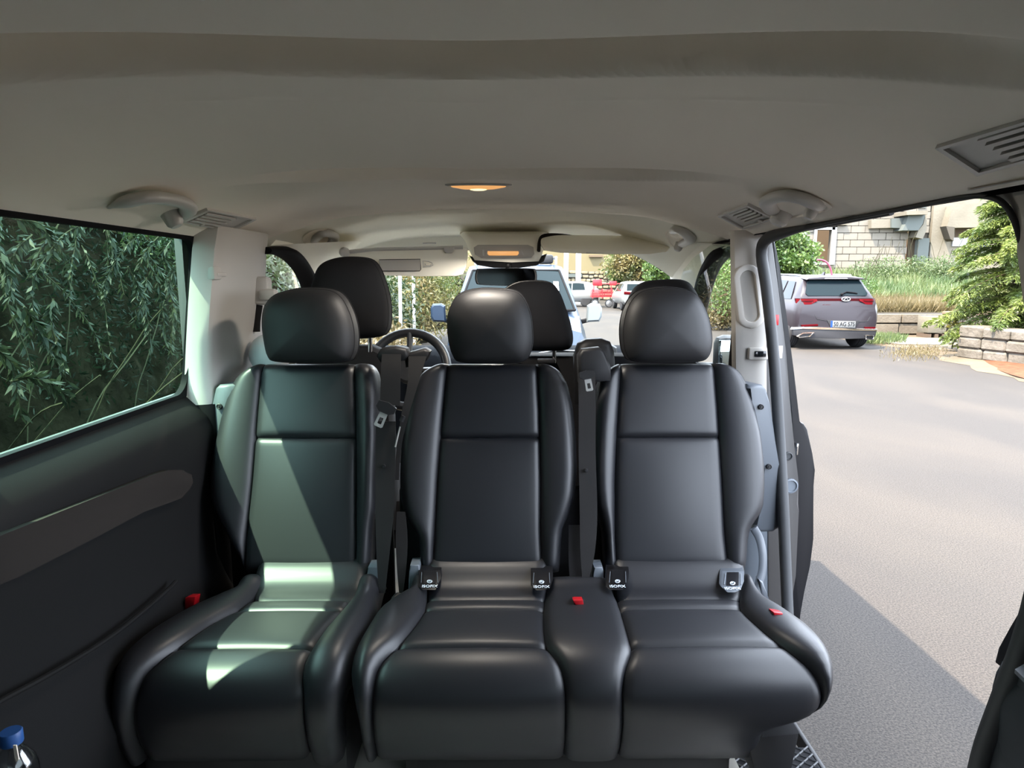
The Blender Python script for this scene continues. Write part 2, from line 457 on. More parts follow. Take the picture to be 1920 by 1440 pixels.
# belt height adjuster on the left pillar
b0 = QY(492, 545, 2.06)
t = thing('belt_adjuster', 'pale belt height adjuster with strap on the left pillar front edge', 'belt adjuster', b0)
G().box(b0, (.05, .05, .085), .012).mk('slider', M['trim'], t)
G().box(b0 + Vector((.022, -.01, -.012)), (.05, .045, .035), .010).mk('guide_loop', M['trim'], t)
g = G(); g.tube(smooth_path([QY(486, 572, 2.05), QY(482, 600, 2.04), QY(481, 622, 2.03)], 12), .011, 8, sx=.15, up=(1, 0, 0))
g.mk('strap', M['belt'], t)

# ---------------- right side: pillar with handle, seals, body post, outer skin, rear quarter
def pz(z): return -(z - .62) * .064     # lean of the right side towards the roof
g = G(); P = []
pr = [(.86, 2.19), (.80, 2.175), (.785, 2.13), (.748, 2.07), (.716, 2.0), (.700, 1.958), (.706, 1.938), (.724, 1.926), (.79, 1.924), (.802, 1.94)]
for z in (1.19, 1.25, 1.35, 1.45, 1.55, 1.63, 1.70):
    P.append([(x + pz(z) + .012, y, z) for x, y in pr])
g.grid(P)
rp = g.mk('trim_5', M['trim'], kind='structure', label='light grey pillar trim beside the open sliding door')
g = G(); P = []
for z in (.46, .8, 1.19):
    P.append([(x + pz(z) + .025, y + .004, z) for x, y in pr])
g.grid(P); g.mk('pillar_foot', M['plastic_grey'], rp)
# recessed oval grip on the pillar trim
def stad(c0, c1, r, y, n=8):
    c0, c1 = Vector(c0), Vector(c1); pts = []
    for c, a0 in ((c0, 0), (c1, 180)):
        for k in range(n + 1):
            a = math.radians(a0 + 180 * k / n); pts.append(Vector((c.x + r * math.cos(a), y, c.z + r * math.sin(a))))
    return pts
ga, gb = QY(1402, 522, 1.92), QY(1410, 590, 1.92)
def rp_y(px): return 1.98 - (px - 1380) / 60 * .085
t = thing('pillar_grip', 'recessed oval grip moulding on the right pillar trim', 'grip', ga)
g = G(); r0 = [p for p in stad(ga, gb, .040, 0)]; r1 = stad(ga, gb, .036, 0); r2 = stad(ga, gb, .023, 0); r3 = stad(ga, gb, .019, 0)
def sk(pts, o): return [Vector((p.x, 1.924 + o, p.z)) for p in pts]
rings = [sk(r0, .012), sk(r0, -.002), sk(r1, -.005), sk(r2, -.005), sk(r3, .008)]
g.loft(rings, cap=False); g.mk('surround', M['trim'], t, ang=70)
g = G(); g.add(sk(r3, .0075), [list(range(len(r3)))]); g.mk('recess', M['trim_mid'], t)
# switch plate on the pillar
c = QY(1421, 663, 1.915)
t = thing('switch_plate', 'small pale plate with a dark door switch on the right pillar', 'switch', c)
G().box(c, (.058, .02, .036), .006).mk('plate', M['trim'], t)
G().box(c + Vector((.003, -.009, 0)), (.034, .008, .017), .002).mk('button', M['screen'], t)
# rubber seal loop around the sliding door opening
SEAL = [QX(1478, 1175, .785), QX(1473, 1060, .782), QX(1468, 940, .775), QX(1460, 800, .765), QX(1450, 660, .745), QX(1437, 540, .725), QX(1428, 478, .712), QX(1436, 450, .708),
        QX(1470, 436, .704), QX(1560, 417, .70), QX(1700, 390, .70), QX(1800, 371, .70), QX(1850, 368, .705), QX(1885, 385, .712), QX(1908, 430, .722), QX(1922, 500, .735)]
rear = [(.745, .925, 1.45), (.755, .895, 1.30), (.765, .895, 1.15), (.772, .92, 1.02), (.778, .955, .90), (.782, .985, .78), (.785, 1.0, .62), (.785, 1.0, .48)]
path = smooth_path(SEAL + [Vector(p) for p in rear], 110)
g = G(); nP = len(path); g.tube(path, .016, 10, rf=lambda s: .28 + .72 * max(1 - sm((s - .33) / .06), sm((s - .72) / .06))); g.mk('trim_6', M['seal'], kind='structure', ang=80, label='grey rubber seal around the sliding door opening')
g = G(); g.tube([p + Vector((.014, .012, .0)) for p in path[:40]], .006, 8); g.mk('trim_7', M['seal'], kind='structure', ang=80, label='second seal lip beside the first one')
# painted body post outside the seal
g = G()
post = [(1434, 450), (1449, 452), (1462, 560), (1474, 660), (1482, 760), (1490, 840), (1497, 900), (1498, 945), (1494, 960), (1492, 1080), (1482, 1140), (1470, 1175), (1440, 1175), (1440, 900), (1436, 700)]
g.ext([QY(a, b, 1.925) for a, b in post], (0, .05, 0), bev=.006)
bp = g.mk('trim_8', M['paint_grey'], kind='structure', label='grey painted body post with latch holes')
for px, py, r, mm in ((1478, 855, .010, 'seal'), (1482, 911, .018, 'plastic_grey')):
    c = QY(px, py, 1.922); g = G(); g.lathe([(r * 1.25, -.002), (r * 1.25, .004), (r, .005), (r * .9, .001), (0, .001)], c, (0, -1, 0), 20)
    g.mk('grommet', M[mm], bp)
g = G(); g.ext([QY(a, b, 1.918) for a, b in [(1412, 575), (1422, 575), (1424, 592), (1414, 592)]][::1], (0, .006, 0)) if False else None
c = QY(1451, 617, 1.915)
for px, py, h, mm in ((1456, 600, .05, 'red'), (1463, 660, .06, 'label_white')):
    c = QY(px, py, 1.918); G().box(c, (.012, .004, h * .6), .001).mk('sticker', M[mm], bp)
# cab door edge and outer skin seen beyond the post
skin = [(1446, 446), (1452, 446), (1462, 500), (1476, 600), (1489, 700), (1497, 792), (1507, 794), (1514, 805), (1523, 850), (1529, 882), (1523, 910), (1525, 960), (1525, 1010), (1519, 1060), (1508, 1110), (1501, 1150), (1499, 1180), (1470, 1180), (1490, 1050), (1494, 900), (1484, 760), (1470, 620)]
g = G(); g.ext([QY(a, b, 1.985) for a, b in skin], (0, .10, 0), bev=.004)
g.mk('door_1', M['black_gap'], kind='structure', label='dark outer edge of the front passenger door', ang=30)
G().box(QY(1494, 842, 1.975), (.006, .01, .036), .002).mk('trim_9', M['chrome'], kind='structure', label='bright door lock edge')
# rear quarter on the right with a window
g = G()
edge = [(y, z) for x, y, z in [tuple(p) for p in SEAL[11:]] + rear]
X2 = .80
poly = [(e[0], e[1]) for e in edge] + [(-.9 + 0, .46), (-1.25, .46), (-1.25, 1.70), (.6, 1.70)]
def quarter(x_of): return [Vector((x_of(z), y, z)) for y, z in poly]
xq = lambda z: .788 - max(0, z - .62) * .075
# built as three blocks so that the window stays open
def band(pts): g.add([Vector((xq(z) + .01, y, z)) for y, z in pts], [list(range(len(pts)))])
low = [(y, z) for y, z in edge if z <= 1.22]
band([(low[0][0], 1.22)] + low + [(-1.25, .46), (-1.25, 1.22)])
g.mk('trim_18', M['armrest_grey'], kind='structure', smooth=False, label='dark lower rear quarter panel on the right'); g = G()
hi = [(y, z) for y, z in edge if z >= 1.60]
band(hi + [(hi[-1][0], 1.60), (-1.25, 1.60), (-1.25, 1.70)])
mid = [(y, z) for y, z in edge if 1.22 <= z <= 1.60]
band([(hi[-1][0], 1.60)] + mid + [(low[0][0], 1.22), (.72, 1.22), (.72, 1.60)])
band([(-.80, 1.22), (-.80, 1.60), (-1.25, 1.60), (-1.25, 1.22)])
g.quad((.685, -1.25, 1.692), (.78, -1.25, 1.692), (.78, 1.02, 1.692), (.685, 1.02, 1.692)); g.mk('wall_right', M['trim'], kind='structure', smooth=False, label='rear quarter trim on the right')
g = G(); g.quad(*[Vector((xq(z) + .015, y, z)) for y, z in ((-.80, 1.22), (.72, 1.22), (.72, 1.60), (-.80, 1.60))])
g.mk('window_3', M['glass_rear'], kind='structure', label='rear quarter window on the right')
# dark body edge behind the opening and the arm rest moulding in front of it
bl = [(1955, 1090), (1920, 1128), (1895, 1175), (1873, 1215), (1864, 1240), (1900, 1260), (1960, 1260)]
G().ext([QY(a, b, 1.04) for a, b in bl], (.0, -.05, 0), bev=.004).mk('trim_10', M['black_gap'], kind='structure', label='dark body edge behind the sliding door opening')
am = [(1847, 1302), (1850, 1278), (1857, 1252), (1868, 1233), (1890, 1217), (1925, 1195), (2000, 1160), (2150, 1160), (2150, 1520), (1857, 1520), (1857, 1440), (1853, 1370)]
pts = [QY(a, b, .975) for a, b in am]
g = G(); g.loft([[p + Vector((.02, .0, -.012)) for p in pts], [p + Vector((.004, -.008, -.002)) for p in pts], [p + Vector((0, -.03, 0)) for p in pts], [p + Vector((.0, -.6, 0)) for p in pts]])
ar = g.mk('trim_11', M['armrest_grey'], kind='structure', label='dark armrest moulding beside the rear seat on the right')
g = G(); g.ext([QZ(a, b, QY(1905, 1225, .93).z + .004) for a, b in [(1902, 1262), (1940, 1240), (1990, 1290), (1925, 1285)]], (0, 0, .006)); g.mk('tray_lip', M['plastic_grey'], ar)
# door sill with the ribbed rubber step
sill = G(); sill.box((.732, 1.30, .425), (.012, 1.1, .04), .003); sill.mk('trim_12', M['plastic'], kind='structure', label='door sill')

# ---------------- cab: dark door frames, glass, pillar trims, windscreen
def frame_band(pts, wdt, name, label):
    g = G(); g.tube(smooth_path(pts, 30), wdt, 10, sx=.55, up=(1, 0, 0), rf=lambda s: .55 + .45 * sm(s / .3)); return g.mk(name, M['rubber'], kind='structure', label=label, ang=80)
AL = [QY(498, 470, 2.10), QY(520, 470, 2.20), QY(540, 476, 2.30), QY(557, 491, 2.42), QY(572, 514, 2.55), QY(584, 546, 2.70), QY(594, 590, 2.9), QY(602, 650, 3.1)]
AR = [QY(1400, 472, 2.10), QY(1374, 470, 2.22), QY(1353, 476, 2.30), QY(1337, 494, 2.42), QY(1324, 523, 2.58), QY(1314, 562, 2.78), QY(1305, 610, 2.95), QY(1296, 660, 3.1)]
for pts, nm, side in ((AL, 'trim_13', 'left'), (AR, 'trim_14', 'right')):
    f = frame_band(pts, .037, nm, 'black cab door window frame on the %s' % side)
    sgn = 1 if side == 'left' else -1
    g = G(); g.tube([p + Vector((sgn * .012, -.022, .004)) for p in smooth_path(pts, 30)[9:]], .003, 6); g.mk('bright_lip', M['trim_mid'], f)
# A-pillar trims between windscreen and door frame
for nm, side, inn, out in (('trim_15', 'left', [(668, 452, 2.70), (655, 464, 2.74), (640, 482, 2.82), (632, 515, 2.92), (628, 570, 3.02), (626, 640, 3.2)], [(508, 460, 2.20), (542, 467, 2.31), (564, 483, 2.43), (582, 510, 2.57), (596, 545, 2.72), (612, 640, 3.1)]),
        ('trim_16', 'right', [(1232, 450, 2.70), (1250, 458, 2.74), (1262, 480, 2.82), (1266, 520, 2.92), (1266, 570, 3.02), (1262, 640, 3.2)], [(1384, 460, 2.20), (1352, 467, 2.31), (1331, 486, 2.43), (1314, 518, 2.59), (1304, 560, 2.79), (1288, 640, 3.1)])):
    A, B = smooth_path([QY(*q) for q in inn], 24), smooth_path([QY(*q) for q in out], 24)
    g = G(); P = []
    for p, q in zip(A, B):
        P.append([p + Vector((0, .09, .0)), p, p.lerp(q, .3) + Vector((0, -.012, 0)), p.lerp(q, .65) + Vector((0, -.010, 0)), q, q + Vector((0, .05, .02))])
    g.grid(P); g.mk(nm, M['liner_front'], kind='structure', ang=80, label='pale windscreen pillar trim on the %s' % side)
# unseen bonnet ahead of the windscreen, added pale to bounce light into the cab
g = G(); P = []
for j in range(9):
    k = j / 8; P.append([(XC + (.80 - .12 * k * k) * t, 3.60 + .95 * k, 1.12 - .16 * k ** 1.6 - .05 * t * t - .02 * abs(t) ** 6) for t in [i / 8 - 1 for i in range(17)]])
g.grid(P); g.mk('bonnet', M['bonnet_paint'], kind='structure', label='unseen bonnet of the van, made pale to bounce light into the cab')
# windscreen and cab side glass
g = G(); P = []
for j in range(7):
    k = j / 6; y = 2.93 + .62 * k; z = 1.70 - .52 * k
    P.append([(XC + (.70 + .06 * k) * t, y + .08 - .10 * t * t, z) for t in [i / 6 - 1 for i in range(13)]])
g.grid(P); g.mk('window_4', M['glass_clear'], kind='structure', label='windscreen')
g = G(); P = []
for t in [i / 10 - 1 for i in range(21)]:
    P.append([(XC + .72 * t, 2.88 + .08 - .10 * t * t, 1.752 - .06 * abs(t) ** 3), (XC + .72 * t, 2.94 + .08 - .10 * t * t, 1.69 - .03 * abs(t) ** 3), (XC + .72 * t, 2.96 + .08 - .10 * t * t, 1.86)])
g.grid(P); g.mk('trim_17', M['liner_front'], kind='structure', label='windscreen header trim')
for s, nm, side in ((-1, 'window_5', 'left'), (1, 'window_6', 'right')):
    g = G(); x = lambda z: XC + s * (.845 - (z - 1.1) * .13)
    pts = [(2.12, 1.10), (3.25, 1.10), (3.02, 1.42), (2.75, 1.60), (2.45, 1.68), (2.12, 1.68)]
    g.add([Vector((x(z), y, z)) for y, z in pts], [list(range(6))]); g.mk(nm, M['glass_clear'], kind='structure', label='cab door glass on the %s' % side)
for s, nm, side in ((-1, 'door_2', 'left'), (1, 'door_3', 'right')):
    g = G(); g.box((XC + s * .86, 2.85, .76), (.06, 1.5, .70), .02)
    g.mk(nm, M['panel_dark'], kind='structure', label='cab door inner panel on the %s' % side)
# outside mirror and front belt in the right cab window
c = QY(1361, 662, 2.75); t = thing('outside_mirror', 'dark outside mirror low in the right cab window', 'mirror', c)
G().box(c, (.10, .09, .15), .035).mk('housing', M['plastic'], t)
G().box(c + Vector((-.008, -.044, 0)), (.075, .006, .115), .002).mk('glass', M['mirror_dark'], t)
G().box(c + Vector((-.07, .0, -.06)), (.09, .05, .04), .012).mk('arm', M['plastic'], t)
t = thing('front_belt', 'black front passenger belt slanting past the right cab window', 'seat belt', QY(1375, 690, 2.12))
g = G(); a_, b_ = QY(1386, 600, 2.16), QY(1372, 760, 2.10); g.loft([[p + Vector((-.022, 0, 0)), p + Vector((.022, 0, 0)), p + Vector((.022, .002, 0)), p + Vector((-.022, .002, 0))] for p in (a_, b_)]); g.mk('webbing', M['belt'], t)
G().ell(QY(506, 664, 2.0), (.062, .05, .062), 18, 12).mk('pale_shape', M['pale'], label='pale rounded shape beside the pillar behind the left rear-facing headrest', cat='pad')  # plain pale ellipsoid put in for an unidentified pale patch
# ================================================================== REAR-FACING SEATS
BP0, BP1 = QY(918, 1078, 1.66), QY(918, 690, 1.83)
EX = Vector((1, 0, 0)); EV = Vector((0, BP1.y - BP0.y, BP1.z - BP0.z)).normalized(); EN = EX.cross(EV)
def bk(px, py):
    P = QP(px, py, BP0, EN); return P.x, (P - BP0).dot(EV)
def bmap(u, t, h): return Vector((u, 0, 0)) + Vector((0, BP0.y, BP0.z)) + EV * t + EN * h
def curve_t(pts):
    p = sorted([bk(*q) for q in pts], key=lambda a: a[1])
    tt = np.linspace(p[0][1] - .0, p[-1][1], 90)
    uu = np.interp(tt, [a[1] for a in p], [a[0] for a in p])
    pad = np.r_[[uu[0]] * 2, uu, [uu[-1]] * 2]
    us = np.convolve(pad, [.1, .2, .4, .2, .1], 'valid')
    return lambda t: float(np.interp(t, tt, us))
def panel(g, mp, lo, hi, t0, t1, edges='ssss', rad=(.03,) * 4, seam=(.010, .007), h0=None, skirt=.03, nu=14, nt=26, pil=.006):
    """one upholstered panel: edges left, right, t0, t1 are seams (s), rounded (r) or plain (n)"""
    ss = [.5 - .5 * math.cos(math.pi * i / nu) for i in range(nu + 1)]
    ts = [t0 + (t1 - t0) * (.5 - .5 * math.cos(math.pi * j / nt)) for j in range(nt + 1)]
    rows = []
    def drop(d, e, r):
        if e == 's': return seam[0] * math.exp(-(max(0, d) / seam[1]) ** 1.3)
        if e == 'r':
            if d >= r or r <= 0: return 0
            k = min(1, 1 - d / r); return r * (1 - math.sqrt(max(0, 1 - k * k)))
        return 0
    for t in ts:
        a, b = lo(t), hi(t); row = []
        for s in ss:
            u = a + (b - a) * s
            h = (h0(u, t, s) if h0 else 0) + pil * (1 - (2 * s - 1) ** 2) * max(0, math.sin(math.pi * (t - t0) / (t1 - t0))) ** .5
            h -= drop(u - a, edges[0], rad[0]) + drop(b - u, edges[1], rad[1]) + drop(t - t0, edges[2], rad[2]) + drop(t1 - t, edges[3], rad[3])
            row.append((u, t, h))
        rows.append(row)
    V = [mp(*q) for r in rows for q in r]; n = nu + 1; F = []
    for j in range(nt):
        for i in range(nu): F.append((j * n + i, j * n + i + 1, (j + 1) * n + i + 1, (j + 1) * n + i))
    loop = [(0, i) for i in range(n)] + [(j, nu) for j in range(1, nt + 1)] + [(nt, i) for i in range(nu - 1, -1, -1)] + [(j, 0) for j in range(nt - 1, 0, -1)]
    L = len(loop); b0 = len(V)
    for j, i in loop:
        u, t, h = rows[j][i]; V.append(mp(u, t, min(h, 0) - skirt))
    for k in range(L):
        (j, i), (j2, i2) = loop[k], loop[(k + 1) % L]
        F.append((j * n + i, j2 * n + i2, b0 + (k + 1) % L, b0 + k))
    g.add(V, F)

def backrest(seat, oL, sL, sR, oR, pyM=820, pyT=679, pyB=1076, plateT=697):
    L, A, B_, R_ = curve_t(oL), curve_t(sL), curve_t(sR), curve_t(oR)
    mx = 940
    tB, tT, tM = bk(mx, pyB)[1], bk(mx, pyT)[1], bk(mx, pyM)[1]
    # hard shell at the back
    g = G(); n = 26; ring = []
    ts = [tB + .01 + (tT - .02 - tB) * j / n for j in range(n + 1)]
    out = [(L(t) + .012, t) for t in ts] + [(R_(t) - .012, t) for t in ts[::-1]]
    g.loft([[bmap(u, t, -.035) for u, t in out], [bmap(u, t, -.09) for u, t in out], [bmap((u - (L(t) + R_(t)) / 2) * .9 + (L(t) + R_(t)) / 2, t, -.115) for u, t in out]])
    back = g.mk('backrest', M['plastic'], seat, ang=50)
    def hb(u, t, s):     # bolsters stand proud between seam and outer edge
        k = (t - tB) / (tT - tB)
        return (.020 * max(0, math.sin(math.pi * min(1, max(0, s)))) ** .8) * (.45 + .55 * math.sin(math.pi * min(1, max(0, k * .95 + .03))))
    g = G(); panel(g, bmap, L, A, tB, tT, 'rsrr', (.034, 0, .03, .028), h0=lambda u, t, s: hb(u, t, s * .75 + .25) , skirt=.05, nt=40, nu=14, pil=0)
    g.mk('bolster', M['leather'], back, ang=75)
    g = G(); panel(g, bmap, B_, R_, tB, tT, 'srrr', (0, .034, .03, .028), h0=lambda u, t, s: hb(u, t, s * .75), skirt=.05, nt=40, nu=14, pil=0)
    g.mk('bolster', M['leather'], back, ang=75)
    g = G(); panel(g, bmap, A, B_, tM, tT, 'sssr', (0, 0, 0, .030), skirt=.05, nt=24, nu=18, pil=.005, seam=(.009, .006))
    g.mk('upper_panel', M['leather'], back, ang=75)
    g = G(); panel(g, bmap, A, B_, tB, tM, 'ssrs', (0, 0, .035, 0), skirt=.05, nt=30, nu=18, pil=.009, seam=(.009, .006))
    g.mk('lower_panel', M['leather'], back, ang=75)
    # piping along the top seam
    tp = bk(mx, 687)[1]
    return back

def headrest(seat, pts, y, mat_, thick=.105, slope=.0, name='headrest', seams=True, posts=None, post_z=(0, 0)):
    o = [QY(a, b, y) for a, b in pts]
    o = smooth_path(o, 72, closed=True)
    c = sum(o, Vector()) / len(o)
    rings = []
    lay = [(.02, -.052), (.30, -.050), (.55, -.046), (.74, -.039), (.87, -.028), (.95, -.014), (.985, .0), (1.0, .016), (1.0, .035), (.985, .052), (.93, .068), (.80, .080), (.5, .086), (.02, .088)]
    for k, dy in lay:
        dy *= thick / .105
        rings.append([c + (p - c) * k + Vector((0, dy + (.09 + slope) * (p.z - c.z) * k, 0)) for p in o])
    g = G(); g.loft(rings)
    h = g.mk(name, mat_, seat, ang=80)
    if seams:
        for k, dy in ((.972, -.004), (1.003, .040)):
            pth = [c + (p - c) * k + Vector((0, dy * thick / .105 + .09 * (p.z - c.z) + slope * (p.z - c.z), 0)) for p in o]
            g = G(); g.tube(pth, .0016, 5, closed=True); g.mk('seam', M['fabric_dark'], h)
    if posts:
        for px, pa, pb, yy in posts:
            a, b = QY(px, pa, yy), QY(px, pb, yy)
            g = G(); g.tube([a, b], .0075, 10); g.mk('post', M['chrome'], h)
    return h

# ---- cushions: profile in (y, z), length t from the back to under the front lip
CP = [(1.700, .830), (1.672, .818), (1.640, .795), (1.60, .782), (1.55, .781), (1.50, .783), (1.45, .786), (1.40, .789), (1.35, .791), (1.30, .787), (1.26, .772), (1.232, .742), (1.222, .705), (1.226, .66), (1.24, .61), (1.262, .565)]
cpp = smooth_path([(0, a, b) for a, b in CP], 150)
ct = [0.0]
for a, b in zip(cpp[:-1], cpp[1:]): ct.append(ct[-1] + (b - a).length)
cy, cz = [p.y for p in cpp], [p.z for p in cpp]
def cmap(u, t, h):
    y, z = np.interp(t, ct, cy), np.interp(t, ct, cz)
    t2, t1_ = min(t + .006, ct[-1]), max(t - .006, 0)
    dy, dz = np.interp(t2, ct, cy) - np.interp(t1_, ct, cy), np.interp(t2, ct, cz) - np.interp(t1_, ct, cz)
    l = math.hypot(dy, dz); ny, nz = dz / l, -dy / l
    return Vector((u, y + ny * h, z + nz * h))
_cpy = [proj((-.1, cy[i], cz[i]))[1] for i in range(len(cy))]
def ck(px, py):
    i = int(np.argmin([abs(q - py) for q in _cpy[:130]])); P = QY(px, py, cy[i]); return P.x, ct[i]
def cc(pts):
    p = sorted([ck(*q) for q in pts], key=lambda a: a[1])
    tt = np.linspace(0, ct[-1], 80); uu = np.interp(tt, [a[1] for a in p], [a[0] for a in p])
    pad = np.r_[[uu[0]] * 3, uu, [uu[-1]] * 3]; us = np.convolve(pad, [.05, .1, .2, .3, .2, .1, .05], 'valid')
    return lambda t: float(np.interp(t, tt, us))
T1, T2 = ck(600, 1141)[1], ck(600, 1211)[1]
TE = ct[-1]
def cushion(par, cols, rolls):
    """cols: list of (kind, left curve, right curve); kind b = bolster, p = seat panel, m = plain middle"""
    for kind, a, b, ed in cols:
        if kind == 'p':
            for nm, ta, tb, e, pl in (('back_panel', ck(600, 1122)[1], T1, 'ss', .003), ('seat_panel', T1, T2, 'ss', .005), ('front_panel', T2, TE, 'sn', .010)):
                g = G(); panel(g, cmap, a, b, ta, tb, ed + e, (.03, .03, 0, 0), seam=(.008, .007), nu=20, nt=18 if nm != 'front_panel' else 34, pil=pl, skirt=.03)
                g.mk(nm, M['leather'], par, ang=75)
        else:
            pr = .021 if kind == 'b' else .011
            g = G()
            def hb(u, t, s): return pr * math.sin(math.pi * (.12 + .76 * s)) * sm(t / .09) * (1 - .5 * sm((t - T2 - .03) / .12)) - (.0 if kind == 'm' else .0)
            panel(g, cmap, a, b, .055 if kind == 'b' else .06, TE, ed + 'rn', (.032, .032, .03, 0), seam=(.014, .008), h0=hb, nu=16, nt=44, pil=0, skirt=.04)
            g.mk('bolster' if kind == 'b' else 'middle_panel', M['leather'], par, ang=75)
    for a, b in rolls:
        g = G(); panel(g, cmap, a, b, 0.0, ck(600, 1124)[1], 'rrrs', (.02, .02, .015, 0), seam=(.010, .008), h0=lambda u, t, s: .010 * math.sin(math.pi * min(1, t / .10)), nu=14, nt=14, skirt=.03, pil=0)
        g.mk('lumbar_roll', M['leather'], par, ang=75)

def screw(par, px, py, h=.0, yv=None):
    P = QY(px, py, yv); g = G(); g.lathe([(.0075, -.003), (.0075, .002), (.006, .003), (.0045, .0015), (.003, .0015), (.002, .004), (0, .004)], P, (0, -1, .1), 16)
    g.mk('screw', M['plastic'], par)
def side_shell(par, pts, y, m, dx):
    g = G(); g.ext([QY(a, b, y) for a, b in pts], (dx, .10, 0), bev=.010); return g.mk('side_shell', m, par, ang=50)
def hinge(par, x0, x1, py0, py1, y):
    g = G(); g.ext([QY(x0 + 4, py0, y), QY(x1 - 2, py0 - 1, y), QY(x1, py0 + 8, y), QY(x1, py1, y - .012), QY(x0, py1, y - .012), QY(x0 + 2, py0 + 12, y)], (0, .05, .0), bev=.003)
    return g.mk('hinge_cover', M['plastic_grey'], par, ang=40)

# ------------------ single seat on the left
s1 = thing('rear_facing_chair', 'single black leather seat facing rearwards by the left window, partly sunlit', 'seat', (-.53, 1.5, .48))
O1L = [(480, 676), (468, 684), (452, 694), (437, 708), (422, 740), (410, 786), (399, 838), (392, 887), (391, 926), (394, 947), (404, 968), (418, 995), (432, 1022), (446, 1045), (454, 1078)]
S1L = [(492, 676), (489, 695), (482, 770), (478, 820), (472, 900), (465, 965), (460, 1015), (456, 1078)]
S1R = [(662, 676), (663, 695), (666, 770), (667, 820), (667, 926), (667, 1015), (665, 1078)]
O1R = [(690, 676), (702, 690), (707, 720), (708, 822), (705, 900), (704, 950), (697, 990), (694, 1040), (690, 1078)]
backrest(s1, O1L, S1L, S1R, O1R)
headrest(s1, [(512, 552), (545, 542), (580, 540), (617, 543), (640, 556), (657, 585), (666, 615), (668, 645), (663, 668), (648, 679), (580, 681), (518, 678), (503, 668), (495, 640), (490, 605), (494, 574)], 1.80, M['leather_dark'])
side_shell(s1, [(402, 728), (408, 722), (440, 722), (436, 760), (420, 860), (396, 905), (385, 884), (383, 868), (390, 815), (397, 765)], 1.80, M['shell_grey'], .03)
screw(s1, 411, 762, yv=1.796); screw(s1, 392, 871, yv=1.796)
base = G().box((-.55, 1.46, .60), (.44, .40, .22), .03).mk('cushion', M['leather_dark'], s1)
A = cc([(500, 1078), (470, 1120), (452, 1135), (395, 1165), (345, 1200), (300, 1235), (268, 1262), (255, 1300), (255, 1420)])
Lx = cc([(432, 1110), (395, 1122), (340, 1145), (280, 1180), (235, 1215), (212, 1245), (205, 1280), (210, 1420)])
B1 = cc([(672, 1078), (662, 1118), (648, 1135), (612, 1175), (590, 1205), (574, 1232), (566, 1260), (568, 1300), (572, 1420)])
R1 = cc([(708, 1110), (706, 1140), (694, 1168), (674, 1198), (660, 1228), (652, 1262), (640, 1310), (640, 1420)])
r1a = cc([(478, 1076), (470, 1090), (480, 1130), (480, 1300)]); r1b = cc([(690, 1076), (684, 1110), (668, 1130), (660, 1300)])
cushion(base, [('b', Lx, A, 'rs'), ('p', A, B1, 'ss'), ('b', B1, R1, 'sr')], [(r1a, r1b)])
hinge(s1, 686, 710, 1064, 1118, 1.640)
G().box((-.55, 1.5, .51), (.34, .40, .10), .02).mk('pedestal', M['plastic'], s1)

# ------------------ double bench in the middle and on the right
s2 = thing('rear_facing_bench', 'double black leather bench facing rearwards with two headrests by the open sliding door', 'bench seat', (.2, 1.5, .48))
O2L = [(822, 676), (808, 684), (792, 694), (778, 712), (766, 745), (756, 790), (751, 840), (748, 890), (749, 935), (758, 968), (772, 990), (784, 1010), (788, 1078)]
S2L = [(840, 676), (837, 695), (830, 770), (826, 820), (820, 900), (815, 1000), (810, 1078)]
S2R = [(1005, 676), (1007, 695), (1011, 770), (1012, 820), (1014, 900), (1014, 1000), (1017, 1078)]
O2R = [(1022, 676), (1040, 684), (1054, 697), (1066, 720), (1076, 765), (1081, 820), (1083, 880), (1079, 930), (1068, 965), (1056, 990), (1053, 1020), (1050, 1078)]
backrest(s2, O2L, S2L, S2R, O2R)
O3L = [(1165, 676), (1150, 684), (1136, 694), (1124, 712), (1117, 750), (1113, 800), (1111, 860), (1112, 915), (1117, 950), (1128, 978), (1134, 1000), (1138, 1078)]
S3L = [(1168, 676), (1165, 695), (1160, 770), (1157, 820), (1154, 900), (1154, 1000), (1158, 1078)]
S3R = [(1339, 676), (1341, 695), (1347, 770), (1350, 820), (1355, 900), (1360, 1000), (1368, 1078)]
O3R = [(1360, 676), (1378, 684), (1393, 697), (1406, 722), (1419, 765), (1430, 815), (1436, 870), (1437, 915), (1434, 955), (1424, 972), (1412, 985), (1406, 1010), (1402, 1078)]
backrest(s2, O3L, S3L, S3R, O3R)
headrest(s2, [(858, 553), (890, 542), (930, 541), (968, 546), (985, 562), (996, 590), (1000, 622), (999, 650), (990, 672), (972, 680), (918, 682), (862, 679), (848, 666), (840, 640), (837, 605), (842, 578)], 1.80, M['leather_dark'])
headrest(s2, [(1192, 553), (1215, 542), (1255, 538), (1292, 543), (1312, 556), (1327, 585), (1334, 615), (1335, 645), (1328, 668), (1310, 678), (1255, 681), (1188, 678), (1173, 666), (1167, 645), (1167, 610), (1176, 576)], 1.80, M['leather_dark'])
side_shell(s2, [(1400, 728), (1405, 721), (1432, 722), (1439, 730), (1444, 760), (1454, 830), (1464, 890), (1471, 930), (1472, 960), (1464, 990), (1450, 999), (1424, 999), (1412, 985), (1434, 950), (1434, 880), (1420, 780)], 1.80, M['shell_grey'], -.03)
screw(s2, 1427, 763, yv=1.796); screw(s2, 1442, 875, yv=1.796)
base2 = G().box((.13, 1.48, .61), (.74, .36, .20), .03).mk('cushion', M['leather_dark'], s2)
L2 = cc([(765, 1110), (735, 1122), (704, 1142), (690, 1165), (672, 1195), (660, 1225), (655, 1255), (658, 1290), (672, 1420)])
A2 = cc([(800, 1078), (800, 1125), (795, 1145), (775, 1175), (748, 1208), (722, 1232), (706, 1250), (700, 1290), (700, 1420)])
